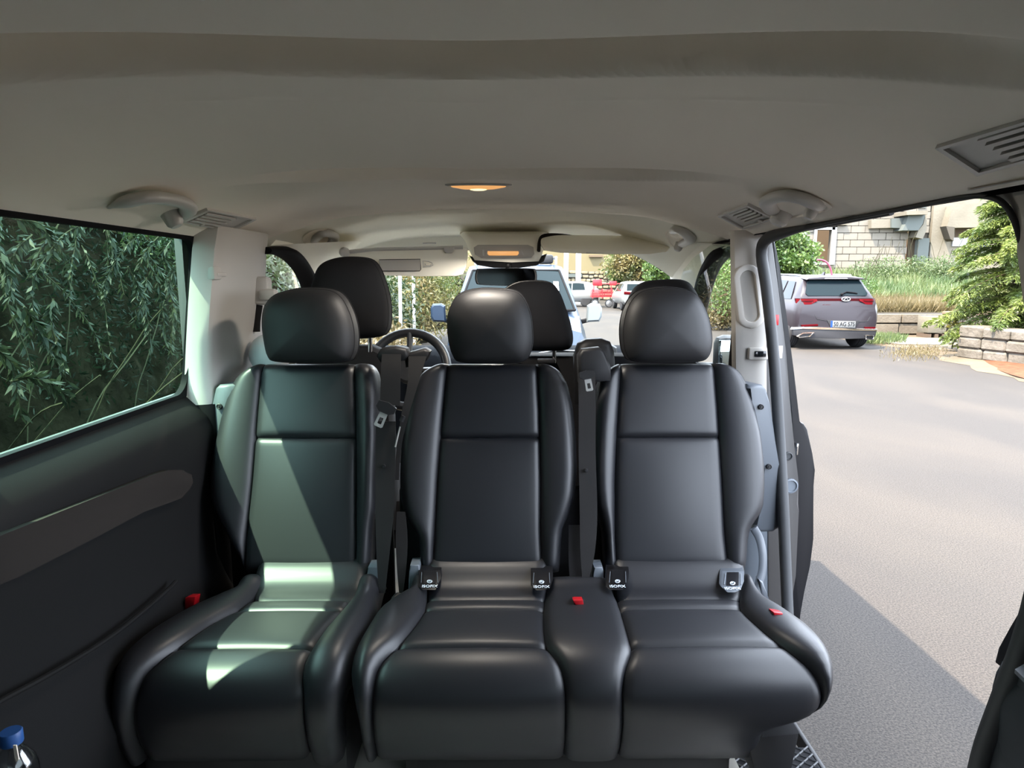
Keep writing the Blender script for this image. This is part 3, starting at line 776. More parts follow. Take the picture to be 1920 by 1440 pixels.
B2 = cc([(1028, 1078), (1020, 1130), (1018, 1160), (1020, 1195), (1026, 1215), (1044, 1236), (1054, 1256), (1060, 1290), (1060, 1420)])
A3 = cc([(1140, 1078), (1158, 1125), (1166, 1150), (1178, 1190), (1186, 1222), (1178, 1240), (1172, 1262), (1168, 1300), (1168, 1420)])
B3 = cc([(1392, 1078), (1386, 1135), (1398, 1152), (1440, 1190), (1480, 1222), (1515, 1252), (1532, 1272), (1544, 1305), (1540, 1335), (1515, 1362), (1480, 1384), (1430, 1420)])
R3 = cc([(1420, 1100), (1440, 1128), (1480, 1150), (1520, 1176), (1548, 1205), (1563, 1235), (1569, 1262), (1566, 1298), (1552, 1332), (1524, 1362), (1490, 1384), (1440, 1420)])
ra, rb = cc([(800, 1078), (802, 1130), (802, 1300)]), cc([(1030, 1078), (1022, 1130), (1022, 1300)])
rc, rd = cc([(1150, 1078), (1162, 1130), (1162, 1300)]), cc([(1400, 1078), (1390, 1130), (1390, 1300)])
cushion(base2, [('b', L2, A2, 'rs'), ('p', A2, B2, 'ss'), ('m', B2, A3, 'ss'), ('p', A3, B3, 'ss'), ('b', B3, R3, 'sr')], [(ra, rb), (rc, rd)])
hinge(s2, 765, 787, 1060, 1118, 1.640); hinge(s2, 1110, 1132, 1064, 1118, 1.640)
# child seat anchor covers with print
for k, (px, py, sgn) in enumerate(((806, 1097, -1), (1015, 1099, 1), (1157, 1098, -1), (1372, 1103, 1))):
    u0, t0_ = ck(px, py - 20); u1, t1_ = ck(px, py + 22)
    w_ = .030
    if sgn > 0: pl = [(-.9, 1), (1.0, 1), (1.0, .0), (.75, -.75), (.3, -1), (-.4, -1), (-.85, -.6)]
    else: pl = [(-.95, 1), (1.0, 1), (1.0, .1), (.5, -1), (-.6, -1), (-.95, -.7)]
    pa_, pb_ = cmap(u0, t0_, .016), cmap(u1, t1_, .014)
    c = (pa_ + pb_) / 2; tilt = (pa_ - pb_); h_ = tilt.length / 2; tilt.normalize(); nrm_ = Vector((1, 0, 0)).cross(tilt)
    if nrm_.y > 0: nrm_ = -nrm_
    slope_ = math.atan2(tilt.z, tilt.y)
    def at(a, b, o): return c + Vector((a * w_, 0, 0)) + tilt * (b * h_) + nrm_ * o
    g = G(); g.ext([at(a, b, .004) for a, b in pl], (0, .03, 0), bev=.003)
    cov = g.mk('anchor_cover', M['black_gap'] if k < 3 else M['shell_grey'], s2, ang=40)
    g = G(); g.ext([at(a, b, .0055) for a, b in ((-.5, .8), (.5, .8), (.5, -.42), (-.5, -.42))], (0, .003, 0)); g.mk('anchor_flap', M['black_gap'], cov)
    for e in (-1, 1):
        g = G(); g.tube([at(e * .66, .7, .006), at(e * .70, -.35, .006)], .0009, 6); g.mk('edge_lip', M['plastic_grey'], cov)
    g = G(); g.tube([at(.20 * math.cos(a), -.22 + .14 * math.sin(a), .006) for a in [i * .628 for i in range(10)]], .0011, 5, closed=True)
    g.tube([at(-.10, -.24, .0065), at(.0, -.18, .0065), at(.12, -.24, .0065)], .0011, 5)
    g.mk('icon', M['white_print'], cov)
    text('lettering', 'ISOFIX', .0135, at(0, -.70, .006), (slope_, 0, 0), M['white_print'], cov)
# bench pedestal and the lower back frames that close the gap under the backrests
G().box((.16, 1.80, .74), (.92, .03, .50), .01).mk('back_frame', M['fabric_dark'], s2)
G().box((-.55, 1.80, .74), (.46, .03, .50), .01).mk('back_frame', M['fabric_dark'], s1)
#
G().box((.12, 1.46, .51), (.64, .36, .10), .02).mk('pedestal', M['plastic'], s2)
g = G(); g.ext([QY(a, b, 1.245) for a, b in [(1400, 1385), (1500, 1375), (1480, 1470), (1420, 1470)]], (0, .2, 0), bev=.006); g.mk('pedestal_cover', M['plastic'], s2)
# recline strap and lever on the right
g = G(); g.tube(smooth_path([QY(1413, 990, 1.70), QY(1424, 1010, 1.70), QY(1430, 1040, 1.69), QY(1429, 1070, 1.68), QY(1423, 1095, 1.67), QY(1420, 1125, 1.66)], 20), .011, 8, sx=.35, up=(1, 0, 0)); g.mk('recline_strap', M['shell_grey'], s2)
g = G(); g.ext([QY(a, b, 1.66) for a, b in [(1424, 1088), (1431, 1092), (1441, 1120), (1444, 1137), (1438, 1139), (1428, 1120)]], (0, .03, 0), bev=.004); g.mk('lever', M['shell_grey'], s2)

G().box((.13, 1.30, .56), (.70, .03, .16), .01).mk('kick_panel', M['plastic'], s2)
G().box((-.55, 1.30, .56), (.42, .03, .16), .01).mk('kick_panel', M['plastic'], s1)
# ------------------ belts
def ribbon(pts, name, m, par, th=.0016):
    """pts: (px_left, px_right, py, y)"""
    a = smooth_path([QY(p[0], p[2], p[3]) for p in pts], 40); b = smooth_path([QY(p[1], p[2], p[3]) for p in pts], 40)
    g = G(); g.loft([[p, q, q + Vector((0, th, 0)), p + Vector((0, th, 0))] for p, q in zip(a, b)]); return g.mk(name, m, par, ang=60)
def tongue(par, c, dx, dz, mx=1.0, y=1.7, s=1.0):
    """c: px of the metal slot centre, (dx,dz): direction the metal points to"""
    P = QY(c[0], c[1], y); d = Vector((dx, -.15, dz)).normalized(); sd = d.cross(Vector((0, 1, 0))).normalized(); nn = d.cross(sd)
    def at(a, b, o=0): return P + sd * a * s + d * b * s + nn * o
    g = G(); oo = [(-.011, -.022), (.011, -.022), (.012, .017), (.009, .020), (-.009, .020), (-.012, .017)]; ii = [(-.005, -.006), (.005, -.006), (.0055, .010), (.004, .012), (-.004, .012), (-.0055, .010)]
    V = [at(a, b, .0012) for a, b in oo] + [at(a, b, .0012) for a, b in ii] + [at(a, b, -.0012) for a, b in oo] + [at(a, b, -.0012) for a, b in ii]
    F = []
    for k in range(6):
        j = (k + 1) % 6
        F += [(k, j, 6 + j, 6 + k), (12 + k, 12 + j, 18 + j, 18 + k), (k, j, 12 + j, 12 + k), (6 + k, 6 + j, 18 + j, 18 + k)]
    g.add(V, F); t = g.mk('tongue', M['steel'], par, smooth=False, label='bright metal tongue')
    g = G(); g.loft([[at(x * 1.0, z, o) for x, z in ((-.024, -.046), (-.026, -.030), (-.014, -.020), (.014, -.020), (.026, -.028), (.026, -.044), (.0, -.050))] for o in (-.007, .007)])
    g.mk('tongue_grip', M['plastic'], par, ang=30)
def guide(par, pts, y, dep=.06):
    g = G(); g.ext([QY(a, b, y) for a, b in pts], (0, dep, .0), bev=.008); return g.mk('belt_guide', M['plastic'], par, ang=50)
b1 = thing('seat_belt', 'black belt with a bright tongue hanging beside the single left seat', 'seat belt', QY(730, 900, 1.70))
guide(b1, [(705, 668), (712, 655), (740, 650), (762, 655), (766, 668), (760, 676), (745, 680), (712, 680)], 1.80)
ribbon([(716, 752, 664, 1.785), (714, 751, 700, 1.765), (713, 750, 760, 1.745)], 'webbing', M['belt'], b1)
ribbon([(705, 742, 790, 1.735), (704, 741, 880, 1.705), (704, 738, 960, 1.67), (706, 730, 1040, 1.635), (710, 722, 1112, 1.61)], 'webbing', M['belt'], b1)
tongue(b1, (714, 787), -.45, -1, y=1.725)
P = QY(720, 874, 1.704); G().lathe([(.005, -.002), (.005, .004), (0, .005)], P, (0, -1, 0), 12).mk('stop_button', M['plastic'], b1)
b2 = thing('seat_belt', 'black belt hanging edge-on against the middle seat, right of the bright-tongued belt', 'seat belt', QY(760, 900, 1.72))
guide(b2, [(758, 672), (766, 662), (795, 654), (806, 660), (800, 676), (785, 686), (760, 690)], 1.82)
ribbon([(766, 800, 668, 1.80), (764, 784, 720, 1.77), (752, 766, 780, 1.745), (744, 752, 840, 1.73), (738, 748, 900, 1.71)], 'webbing', M['belt'], b2)
ribbon([(744, 760, 960, 1.70), (742, 764, 1010, 1.675), (744, 762, 1060, 1.65), (748, 756, 1112, 1.63)], 'webbing', M['belt'], b2)
g = G(); g.tube([QY(750, 800, 1.72), QY(741, 838, 1.71)], .0022, 6); g.mk('tongue', M['steel'], b2, label='bright metal tongue edge')
G().tube([QY(752, 790, 1.722), QY(757, 780, 1.724)], .006, 8).mk('tongue_grip', M['plastic'], b2)
g = G(); g.tube(smooth_path([QY(748, 1118, 1.62), QY(740, 1128, 1.60), QY(742, 1138, 1.595)], 8), .012, 8); g.mk('stalk', M['plastic'], b2)
b3 = thing('seat_belt', 'black belt running down between the middle and right seats to a red buckle', 'seat belt', QY(1100, 900, 1.70))
guide(b3, [(1084, 668), (1092, 656), (1125, 652), (1134, 660), (1146, 690), (1146, 715), (1086, 720)], 1.80, .05)
ribbon([(1084, 1116, 700, 1.79), (1085, 1117, 760, 1.765), (1085, 1117, 850, 1.735), (1087, 1120, 960, 1.69), (1088, 1116, 1030, 1.655), (1091, 1106, 1080, 1.63), (1092, 1098, 1118, 1.61)], 'webbing', M['belt'], b3)
ribbon([(1066, 1090, 985, 1.70), (1066, 1090, 1040, 1.67), (1068, 1090, 1080, 1.645), (1074, 1092, 1118, 1.62)], 'webbing', M['fabric_dark'], b3)
tongue(b3, (1104, 722), .18, -1, y=1.752, s=.8)
P = QY(1099, 882, 1.718); G().lathe([(.005, -.002), (.005, .004), (0, .005)], P, (0, -1, 0), 12).mk('stop_button', M['plastic'], b3)
def buckle(pts, y, label, dep=.03):
    P0 = QY(*pts[0], y); t = thing('belt_buckle', label, 'belt buckle', P0)
    g = G(); g.ext([QY(a, b, y) for a, b in pts], (0, dep, -.006), bev=.002); g.mk('release_button', M['red'], t)
    cx = sum(p[0] for p in pts) / len(pts); cy_ = sum(p[1] for p in pts) / len(pts)
    c = QY(cx + 4, cy_ + 12, y + .02); G().box(c, (.034, .03, .05), .006).mk('body', M['plastic'], t); return t
buckle([(347, 1121), (352, 1119), (366, 1119), (362, 1142), (345, 1143)], 1.56, 'dim red belt buckle at the left edge of the single seat')
buckle([(1075, 1126), (1079, 1125), (1093, 1125), (1096, 1144), (1083, 1144), (1082, 1135), (1076, 1131)], 1.49, 'bright red belt buckle in the bench cushion between middle and right seats')
buckle([(1451, 1148), (1468, 1150), (1469, 1160), (1452, 1160)], 1.41, 'red belt buckle at the outer edge of the bench near the sliding door')

# ------------------ front seats seen from behind
ds = thing('driver_seat', 'black driver seat seen from behind with the tallest headrest', 'seat', (-.52, 2.3, .48))
headrest(ds, [(598, 496), (622, 484), (656, 481), (690, 485), (707, 500), (720, 530), (729, 565), (731, 600), (726, 622), (708, 632), (655, 636), (602, 632), (588, 618), (581, 590), (580, 550), (586, 520)], 2.16, M['fabric_dark'], posts=[(694, 612, 660, 2.17), (636, 612, 660, 2.17)])
g = G(); g.ext([QY(a, b, 2.16) for a, b in [(500, 1000), (520, 720), (560, 668), (610, 652), (690, 650), (712, 660), (730, 700), (740, 1000)]], (0, .12, 0), bev=.03); g.mk('backrest', M['fabric_dark'], ds)
G().box((-.52, 2.45, .72), (.5, .5, .2), .05).mk('cushion', M['fabric_dark'], ds)
fb = thing('front_bench', 'black double front passenger seat seen from behind through the gaps', 'seat', (.3, 2.3, .48))
headrest(fb, [(944, 545), (968, 530), (1000, 526), (1033, 530), (1050, 548), (1062, 578), (1072, 612), (1075, 640), (1066, 655), (1040, 658), (985, 658), (945, 655), (932, 640), (930, 600), (934, 570)], 2.20, M['fabric_dark'], posts=[(1039, 648, 680, 2.2), (975, 648, 680, 2.2)])
headrest(fb, [(1190, 545), (1210, 529), (1245, 524), (1285, 525), (1303, 540), (1318, 575), (1322, 620), (1310, 650), (1250, 655), (1190, 650), (1176, 620), (1178, 575)], 2.20, M['fabric_dark'], seams=False)
g = G(); g.ext([QY(a, b, 2.2) for a, b in [(880, 1000), (900, 700), (930, 672), (960, 668), (1150, 668), (1300, 670), (1340, 700), (1360, 1000)]], (0, .12, 0), bev=.03); g.mk('backrest', M['fabric_dark'], fb)
g = G(); g.box(QY(1024, 676, 2.19), (.06, .05, .014), .004); g.mk('post_socket', M['plastic'], fb)
g = G(); g.ext([QY(a, b, 2.1) for a, b in [(1078, 670), (1086, 646), (1100, 638), (1130, 636), (1146, 642), (1153, 660), (1156, 700), (1156, 760), (1078, 760)]], (0, .08, 0), bev=.02); g.mk('belt_tower', M['plastic'], fb, ang=50)
# ================================================================== THINGS ON THE HEADLINER AND IN THE CAB
def frame_of(P, n, along=Vector((0, 1, 0))):
    a = (along - n * along.dot(n)).normalized(); b = n.cross(a); return a, b
def tri(px, py, fn=None): return on_ceil(px, py, fn)
def local_quad(pts, fn=None):
    Ps = [on_ceil(a, b, fn) for a, b in pts]; c = sum((p for p, n in Ps), Vector()) / len(Ps); n = sum((n for p, n in Ps), Vector()).normalized()
    return [p for p, _ in Ps], c, n
# ---- swing-down grab handles: ends of the bar in px, thickness
def grab(label, bar, foot, r, recess=None, fn=None, drop=.03, sx=1.5, taper=False):
    P0, n0 = on_ceil(*bar[len(bar) // 2], fn)
    t = thing('grab_handle', label, 'grab handle', P0)
    pts = []
    m = len(bar)
    for i, q in enumerate(bar):
        P, n = on_ceil(*q, fn); k = max(0, math.sin(math.pi * i / (m - 1))) ** .5 if 0 < i < m - 1 else 0.12
        pts.append(EYE + (P - EYE) * (1 - drop * k))
    g = G(); g.tube(smooth_path(pts, 36), r, 12, sx=sx, up=(0, 0, 1), rf=lambda s: (.25 + .75 * sm(s / .3)) if taper else .75 + .25 * max(0, math.sin(math.pi * s)) ** .4); g.mk('bar', M['handle'], t, ang=80)
    for q, rr in foot:
        P, n = on_ceil(*q, fn); g = G(); g.lathe([(rr * 1.1, -.004), (rr, .008), (rr * .92, .026), (rr * .6, .033), (0, .034)], P, n, 18); g.mk('mount', M['handle'], t)
    if recess:
        Pc, c, n = local_quad(recess, fn); sp = smooth_path(Pc, 32, closed=True)
        g = G(); g.loft([[p + n * .0035 for p in sp], [c + (p - c) * .92 + n * .0065 for p in sp], [c + (p - c) * .84 + n * .002 for p in sp]], cap=False)
        g.add([c + (p - c) * .85 + n * .0025 for p in sp], [list(range(len(sp)))]); g.mk('recess', M['liner'], t, ang=80)
    return t
grab('beige ceiling grab handle above the left window', [(204, 389), (222, 383), (245, 376), (282, 370), (325, 375), (350, 384), (352, 396), (336, 404)], [((318, 399), .020)], .0125, drop=.045, taper=True)
grab('grey ceiling grab handle above the sliding door opening', [(1462, 402), (1446, 392), (1440, 377), (1468, 367), (1500, 371), (1528, 382), (1536, 388)], [((1468, 397), .022), ((1528, 382), .014)], .0125, recess=[(1424, 374), (1440, 362), (1470, 355), (1510, 360), (1540, 371), (1562, 386), (1540, 396), (1490, 406), (1460, 408)], drop=.035)
grab('small grab handle on the left side of the cab headliner', [(588, 452), (598, 441), (612, 437), (626, 443), (622, 456), (606, 464)], [((606, 458), .016)], .014, recess=[(566, 448), (582, 432), (606, 428), (626, 433), (634, 444), (626, 458), (606, 468), (588, 466)], fn=zfront, drop=.02)
grab('small grab handle on the right side of the cab headliner', [(1262, 434), (1272, 430), (1288, 440), (1294, 449), (1284, 455), (1276, 460)], [((1276, 455), .016)], .014, recess=[(1248, 438), (1256, 428), (1272, 427), (1288, 436), (1298, 447), (1288, 462), (1272, 466), (1256, 456)], fn=zfront, drop=.02)

# ---- air vents: four corners in px, slats between two of the edges
def vent(label, q, slat0, slat1, n=4, wheel=None, fn=None, blank=None):
    Pc, c, nn = local_quad(q, fn)
    t = thing('air_vent', label, 'air vent', c)
    L = lambda u, v, o=0: (Pc[0] * (1 - u) + Pc[1] * u) * (1 - v) + (Pc[3] * (1 - u) + Pc[2] * u) * v + nn * o
    g = G()
    rim = [(-.02, -.02), (1.02, -.02), (1.02, 1.02), (-.02, 1.02)]; inn = [(.04, .06), (.96, .06), (.96, .94), (.04, .94)]
    g.loft([[L(u, v, -.002) for u, v in rim], [L(u, v, .007) for u, v in rim], [L(u, v, .007) for u, v in inn], [L(u, v, .002) for u, v in inn]], cap=False)
    g.mk('frame', M['handle'], t, ang=30)
    g = G(); g.ext([L(u, v, .0015) for u, v in inn], nn * -.004); g.mk('back_plate', M['handle'], t, smooth=False)
    u0, v0, u1, v1 = slat0 + slat1
    g = G(); g.ext([L(u0, v0, .0022), L(u1, v0, .0022), L(u1, v1, .0022), L(u0, v1, .0022)], nn * .0012); g.mk('slot_field', M['rubber'], t, smooth=False)
    for i in range(n + 1):
        v = v0 + (v1 - v0) * i / n; h = (v1 - v0) / n * .34
        g = G(); g.ext([L(u0, v - h, .0034), L(u1, v - h, .0034), L(u1, v + h * .6, .0034), L(u0, v + h * .6, .0034)], nn * .005); g.mk('slat', M['handle'], t, smooth=False)
    if wheel:
        P = L(wheel[0], wheel[1], .003); g = G(); g.lathe([(.007, 0), (.007, .005), (.005, .007), (0, .007)], P, nn, 14); g.mk('wheel', M['handle'], t)
    return t
vent('beige slatted air vent in the headliner above the left pillar', [(388, 390), (477, 408), (432, 430), (339, 412)], (.06, .24), (.64, .80), 3, (.32, .91))
vent('grey slatted air vent ahead of the grab handle above the door', [(1349, 402), (1403, 381), (1453, 406), (1395, 426)], (.34, .12), (.92, .72), 4, (.70, .88))
vent('large air vent at the right edge of the headliner, nearest the camera', [(1762, 270), (1948, 212), (2040, 262), (1838, 320)], (.42, .14), (.97, .84), 4)

# ---- centre lamp of the rear headliner
P, n = on_ceil(897, 345); a, b = frame_of(P, n)
t = thing('ceiling_lamp', 'lit amber oval lamp in the middle of the headliner', 'lamp', P)
hw = .080
def oval(k, o, q=.019): return [P + b * (hw * k * math.cos(x)) * (1) + a * (q * k * math.sin(x)) + n * o for x in [i * math.pi / 18 for i in range(36)]]
g = G(); g.loft([oval(1.08, -.002), oval(1.06, .004), oval(.95, .006), oval(.92, .003)], cap=False); g.mk('rim', M['handle'], t)
g = G(); g.loft([oval(.94, .002), oval(.85, .008), oval(.5, .013), oval(.05, .014)]); g.mk('lens', M['lens_lit'], t)
g = G(); g.ell(P + n * .0135, (.022, .010, .0035), 16, 8); g.mk('bulb', M['lens_core'], t)
def lamp_light(name, par, loc, power, size):      # the light that the lit lamp throws down into the van
    l = bpy.data.lights.new(name, 'AREA'); l.shape = 'DISK'; l.size = size; l.energy = power; l.color = (1, .91, .79)
    o = bpy.data.objects.new(name, l); COL.objects.link(o); o.parent = par; o.location = Vector(loc) - wloc(par); return o
lamp_light('lamp_light', t, P + n * .022, 1.3, .09)

# ---- overhead console with reading lamp, sensor housing and mirror
yc = 2.72
def C(px, py, dy=0): return QY(px, py, yc + dy)
t = thing('overhead_console', 'pale overhead console with a lit amber lamp above the mirror', 'console', C(950, 460))
top = [(868, 432), (1020, 430)]
prof_c = [(862, 440, .10), (872, 452, .06), (884, 478, .0), (890, 488, -.01), (960, 492, -.02), (1010, 490, -.01), (1016, 478, .0), (1022, 456, .06), (1030, 440, .10)]
g = G(); ring0 = [C(a, b, d) for a, b, d in prof_c]
g.loft([[p + Vector((0, .12, .035)) for p in ring0], [p + Vector((0, .03, .012)) for p in ring0], ring0, [Vector((p.x, p.y - .012, p.z + (.03 if i in (3, 4, 5) else 0))) for i, p in enumerate(ring0)], [C(870, 434, .04), C(878, 440, .02), C(890, 452, 0), C(900, 458, -.01), C(955, 459, -.02), C(1000, 457, -.01), C(1008, 450, 0), C(1014, 440, .02), C(1020, 434, .04)]])
g.mk('body', M['liner_front'], t, ang=60)
g = G(); g.ext([C(a, b, -.034) for a, b in [(888, 464), (896, 459), (990, 459), (1000, 463), (1002, 476), (996, 483), (945, 485), (902, 483), (890, 477)]], (0, .02, 0), bev=.004); pnl = g.mk('lamp_panel', M['trim'], t, ang=50)
g = G(); g.ext([C(a, b, -.038) for a, b in [(914, 471), (972, 471), (973, 475), (970, 479), (917, 479), (914, 476)]], (0, .008, 0), bev=.002); g.mk('lens', M['lens_lit'], pnl, label='lit amber lens')
g = G(); g.ext([C(a, b, -.036) for a, b in [(904, 468), (908, 468), (908, 480), (905, 479)]], (0, .004, 0)); g.ext([C(a, b, -.036) for a, b in [(977, 468), (981, 474), (983, 480), (979, 476)]], (0, .004, 0)); g.mk('switch', M['handle'], pnl)
g = G(); g.ext([C(a, b, .02) for a, b in [(879, 478), (892, 485), (950, 488), (1008, 484), (1026, 475), (1020, 490), (1006, 498), (975, 502), (925, 502), (895, 497), (886, 490)]], (0, .07, 0), bev=.008); g.mk('sensor_cover', M['plastic'], t, ang=50)
t = thing('rear_view_mirror', 'black framed rear view mirror hanging below the overhead console', 'mirror', C(948, 518))
g = G(); g.tube([C(952, 500, .03), C(950, 508, .0)], .008, 8); g.ell(C(953, 497, .0), (.012, .012, .012), 10, 6); g.mk('arm', M['plastic'], t)
mo = smooth_path([C(a, b, -.02) for a, b in [(893, 506), (900, 503.5), (950, 502.5), (998, 503.5), (1005, 508), (1007, 520), (1004, 533), (995, 536), (945, 536), (900, 534), (892, 530), (890, 518)]], 48, closed=True)
cm = sum(mo, Vector()) / len(mo)
tl = Vector((.10, 0, -.05))
def sh(k, o): return [cm + (p - cm) * k + Vector((0, o + (p.x - cm.x) * -.12, 0)) for p in mo]
g = G(); g.loft([sh(.90, -.001), sh(.95, -.004), sh(1, .002), sh(1, .015), sh(.8, .035), sh(.3, .04)]); g.mk('housing', M['plastic'], t, ang=60)
g = G(); pm = sh(.93, -.0045); g.add(pm, [list(range(len(pm)))]); g.mk('glass', M['mirror'], t, smooth=False)

lamp_light('console_light', bpy.data.objects['overhead_console'], C(945, 482, -.22), 1.0, .06)
# ---- sun visors
yv = 2.66
def Vv(px, py, dy=0): return QY(px, py, yv + dy)
t = thing('sun_visor', 'folded-down left sun visor with a vanity mirror cover', 'sun visor', Vv(760, 490))
vo = [(646, 474), (655, 469), (700, 467), (780, 466), (868, 463), (876, 466), (877, 478), (874, 500), (868, 514), (855, 518), (780, 518), (700, 516), (660, 514), (650, 505)]
g = G(); g.ext([Vv(a, b, (518 - b) / 55 * .03) for a, b in vo], (0, .018, 0), bev=.006); g.mk('flap', M['liner_front'], t, ang=50)
g = G(); q = [(711, 487), (788, 486), (789, 505), (787, 508), (715, 508), (712, 505)]
g.loft([[Vv(a, b, -.001) for a, b in q], [Vv(a, b, -.005) for a, b in q]]); cov = g.mk('mirror_cover', M['trim'], t, smooth=False)
g = G(); g.tube([Vv(a, b, -.004) for a, b in q], .0016, 5, closed=True); g.mk('cover_edge', M['panel_cloth'], cov)
g = G(); g.tube([Vv(a, b, -.004) for a, b in [(793, 489), (803, 490), (810, 493), (812, 497), (806, 500), (794, 500)]], .0018, 5, closed=True)
g.tube([Vv(a, b, -.004) for a, b in [(797, 494), (799, 498), (807, 498), (809, 495)]], .0014, 5); g.mk('ticket_clip', M['handle'], t)
g = G(); g.ext([Vv(a, b, .0) for a, b in [(831, 464), (851, 463), (851, 470), (846, 474), (836, 474), (832, 470)]], (0, .02, 0), bev=.003); g.mk('clip', M['handle'], t)
g = G(); g.ell(Vv(646, 473, .02), (.022, .02, .02), 12, 8); g.tube([Vv(646, 473, .02), Vv(700, 468, .03), Vv(868, 464, .03)], .008, 8); g.mk('hinge', M['handle'], t)
t = thing('sun_visor', 'right sun visor folded up under the headliner with a warning label', 'sun visor', Vv(1130, 460))
vo = [(1014, 452), (1022, 444), (1040, 445), (1075, 448), (1160, 449), (1225, 450), (1245, 455), (1256, 466), (1250, 473), (1220, 477), (1140, 477), (1050, 474), (1020, 471), (1014, 462)]
g = G(); g.ext([Vv(a, b, -.05 + (478 - b) / 32 * .12) for a, b in vo], (0, .010, .016), bev=.005); g.mk('flap', M['liner_front'], t, ang=50)
g = G(); g.ext([Vv(a, b, -.056 + (478 - b) / 32 * .12) for a, b in [(1099, 467.5), (1163, 467.5), (1163, 474.5), (1099, 474.5)]], (0, .002, 0)); lb = g.mk('warning_label', M['pale'], t, smooth=False, label='pale warning label with a yellow band')
g = G(); g.ext([Vv(a, b, -.058 + (478 - b) / 32 * .12) for a, b in [(1099, 467.5), (1163, 467.5), (1163, 469.8), (1099, 469.8)]], (0, .001, 0)); g.mk('yellow_band', mat('label_yellow', (.75, .5, .2), .5), lb, smooth=False)
g = G()
for a0, a1 in ((1124, 1128), (1136, 1148), (1150, 1153)): g.ext([Vv(a, b, -.058 + (478 - b) / 32 * .12) for a, b in [(a0, 470.8), (a1, 470.8), (a1, 473), (a0, 473)]], (0, .001, 0))
g.mk('print', M['rubber'], lb, smooth=False)
g = G(); g.tube(smooth_path([Vv(1010, 470, .03), Vv(1012, 452, .05), Vv(1020, 443, .06), Vv(1045, 442, .08), Vv(1080, 446, .08)], 16), .012, 8, sx=.6); g.mk('pocket_edge', M['panel_cloth'], t)
G().box(QY(805, 456, 2.72), (.055, .01, .006), .002).mk('cab_clip', M['handle'], label='small grey slot clip on the cab headliner above the left visor', cat='clip')

# ---- dashboard
t = thing('dashboard', 'dark dashboard under the windscreen', 'dashboard', (XC, 3.2, .5))
g = G(); rings = []
for x in [XC + .78 * (i / 14 - 1) for i in range(29)]:
    hood = .05 * math.exp(-((x + .45) / .2) ** 2)
    rings.append([Vector((x, 2.92, .55)), Vector((x, 2.86, .95)), Vector((x, 2.88, 1.12 + hood)), Vector((x, 2.95, 1.195 + hood)), Vector((x, 3.10, 1.225 + hood * .5)), Vector((x, 3.35, 1.235)), Vector((x, 3.62, 1.19)), Vector((x, 3.62, .55))])
g.loft(rings); g.mk('body', M['dash'], t, ang=50)
g = G(); g.ext([QY(a, b, 2.85) for a, b in [(1004, 690), (1006, 662), (1040, 657), (1084, 657), (1084, 690)]], (0, .03, 0), bev=.008); g.mk('display', M['screen'], t)
g = G(); g.ext([QY(a, b, 3.0) for a, b in [(1095, 655), (1104, 644), (1140, 642), (1158, 652), (1160, 690), (1095, 690)]], (0, .1, 0), bev=.02); g.mk('instrument_hood', M['plastic'], t)
t = thing('steering_wheel', 'dark steering wheel behind the left seats', 'steering wheel', QY(765, 700, 2.72))
cw = QY(766, 692, 2.72); nw = Vector((0, -.92, .40)).normalized(); aw = Vector((1, 0, 0)); bw = nw.cross(aw)
g = G(); g.tube([cw + aw * (.158 * math.cos(x)) - bw * (.158 * math.sin(x)) for x in [i * math.pi / 24 for i in range(48)]], .019, 10, closed=True); g.mk('rim', M['leather'], t, ang=80)
g = G(); g.lathe([(.055, -.01), (.06, .02), (.05, .035), (0, .04)], cw - nw * .03, nw, 20); g.mk('hub', M['plastic'], t)
for ang in (0, math.pi, -math.pi / 2):
    d = aw * math.cos(ang) + (-bw) * math.sin(ang); g = G(); g.tube([cw - nw * .02 + d * .04, cw + d * .155], .012, 8, sx=1.8); g.mk('spoke', M['plastic'], t)

# ---- bottle bottom left, and its shelf
P = QY(20, 1374, .93)
G().box((-.735, .35, P.z - .20), (.16, 1.40, .05), .015).mk('shelf', M['panel_dark'], wl)
t = thing('water_bottle', 'clear water bottle with blue cap in the bottom left corner', 'bottle', (P.x, P.y, P.z - .175))
z0 = P.z - .175
G().lathe([(.015, .158), (.0155, .160), (.0155, .176), (.014, .178), (0, .178)], (P.x, P.y, z0), (0, 0, 1), 28).mk('cap', M['blue_cap'], t)
G().lathe([(.024, 0), (.031, .004), (.031, .05), (.029, .06), (.031, .07), (.031, .115), (.027, .13), (.016, .148), (.012, .153), (.012, .160)], (P.x, P.y, z0), (0, 0, 1), 28).mk('body', M['bottle'], t)
g = G(); g.ext([QY(a, b, .895) for a, b in [(24, 1398), (30, 1398), (35, 1425), (30, 1429)]], (0, .002, 0)); g.mk('label', M['label_white'], t, smooth=False)

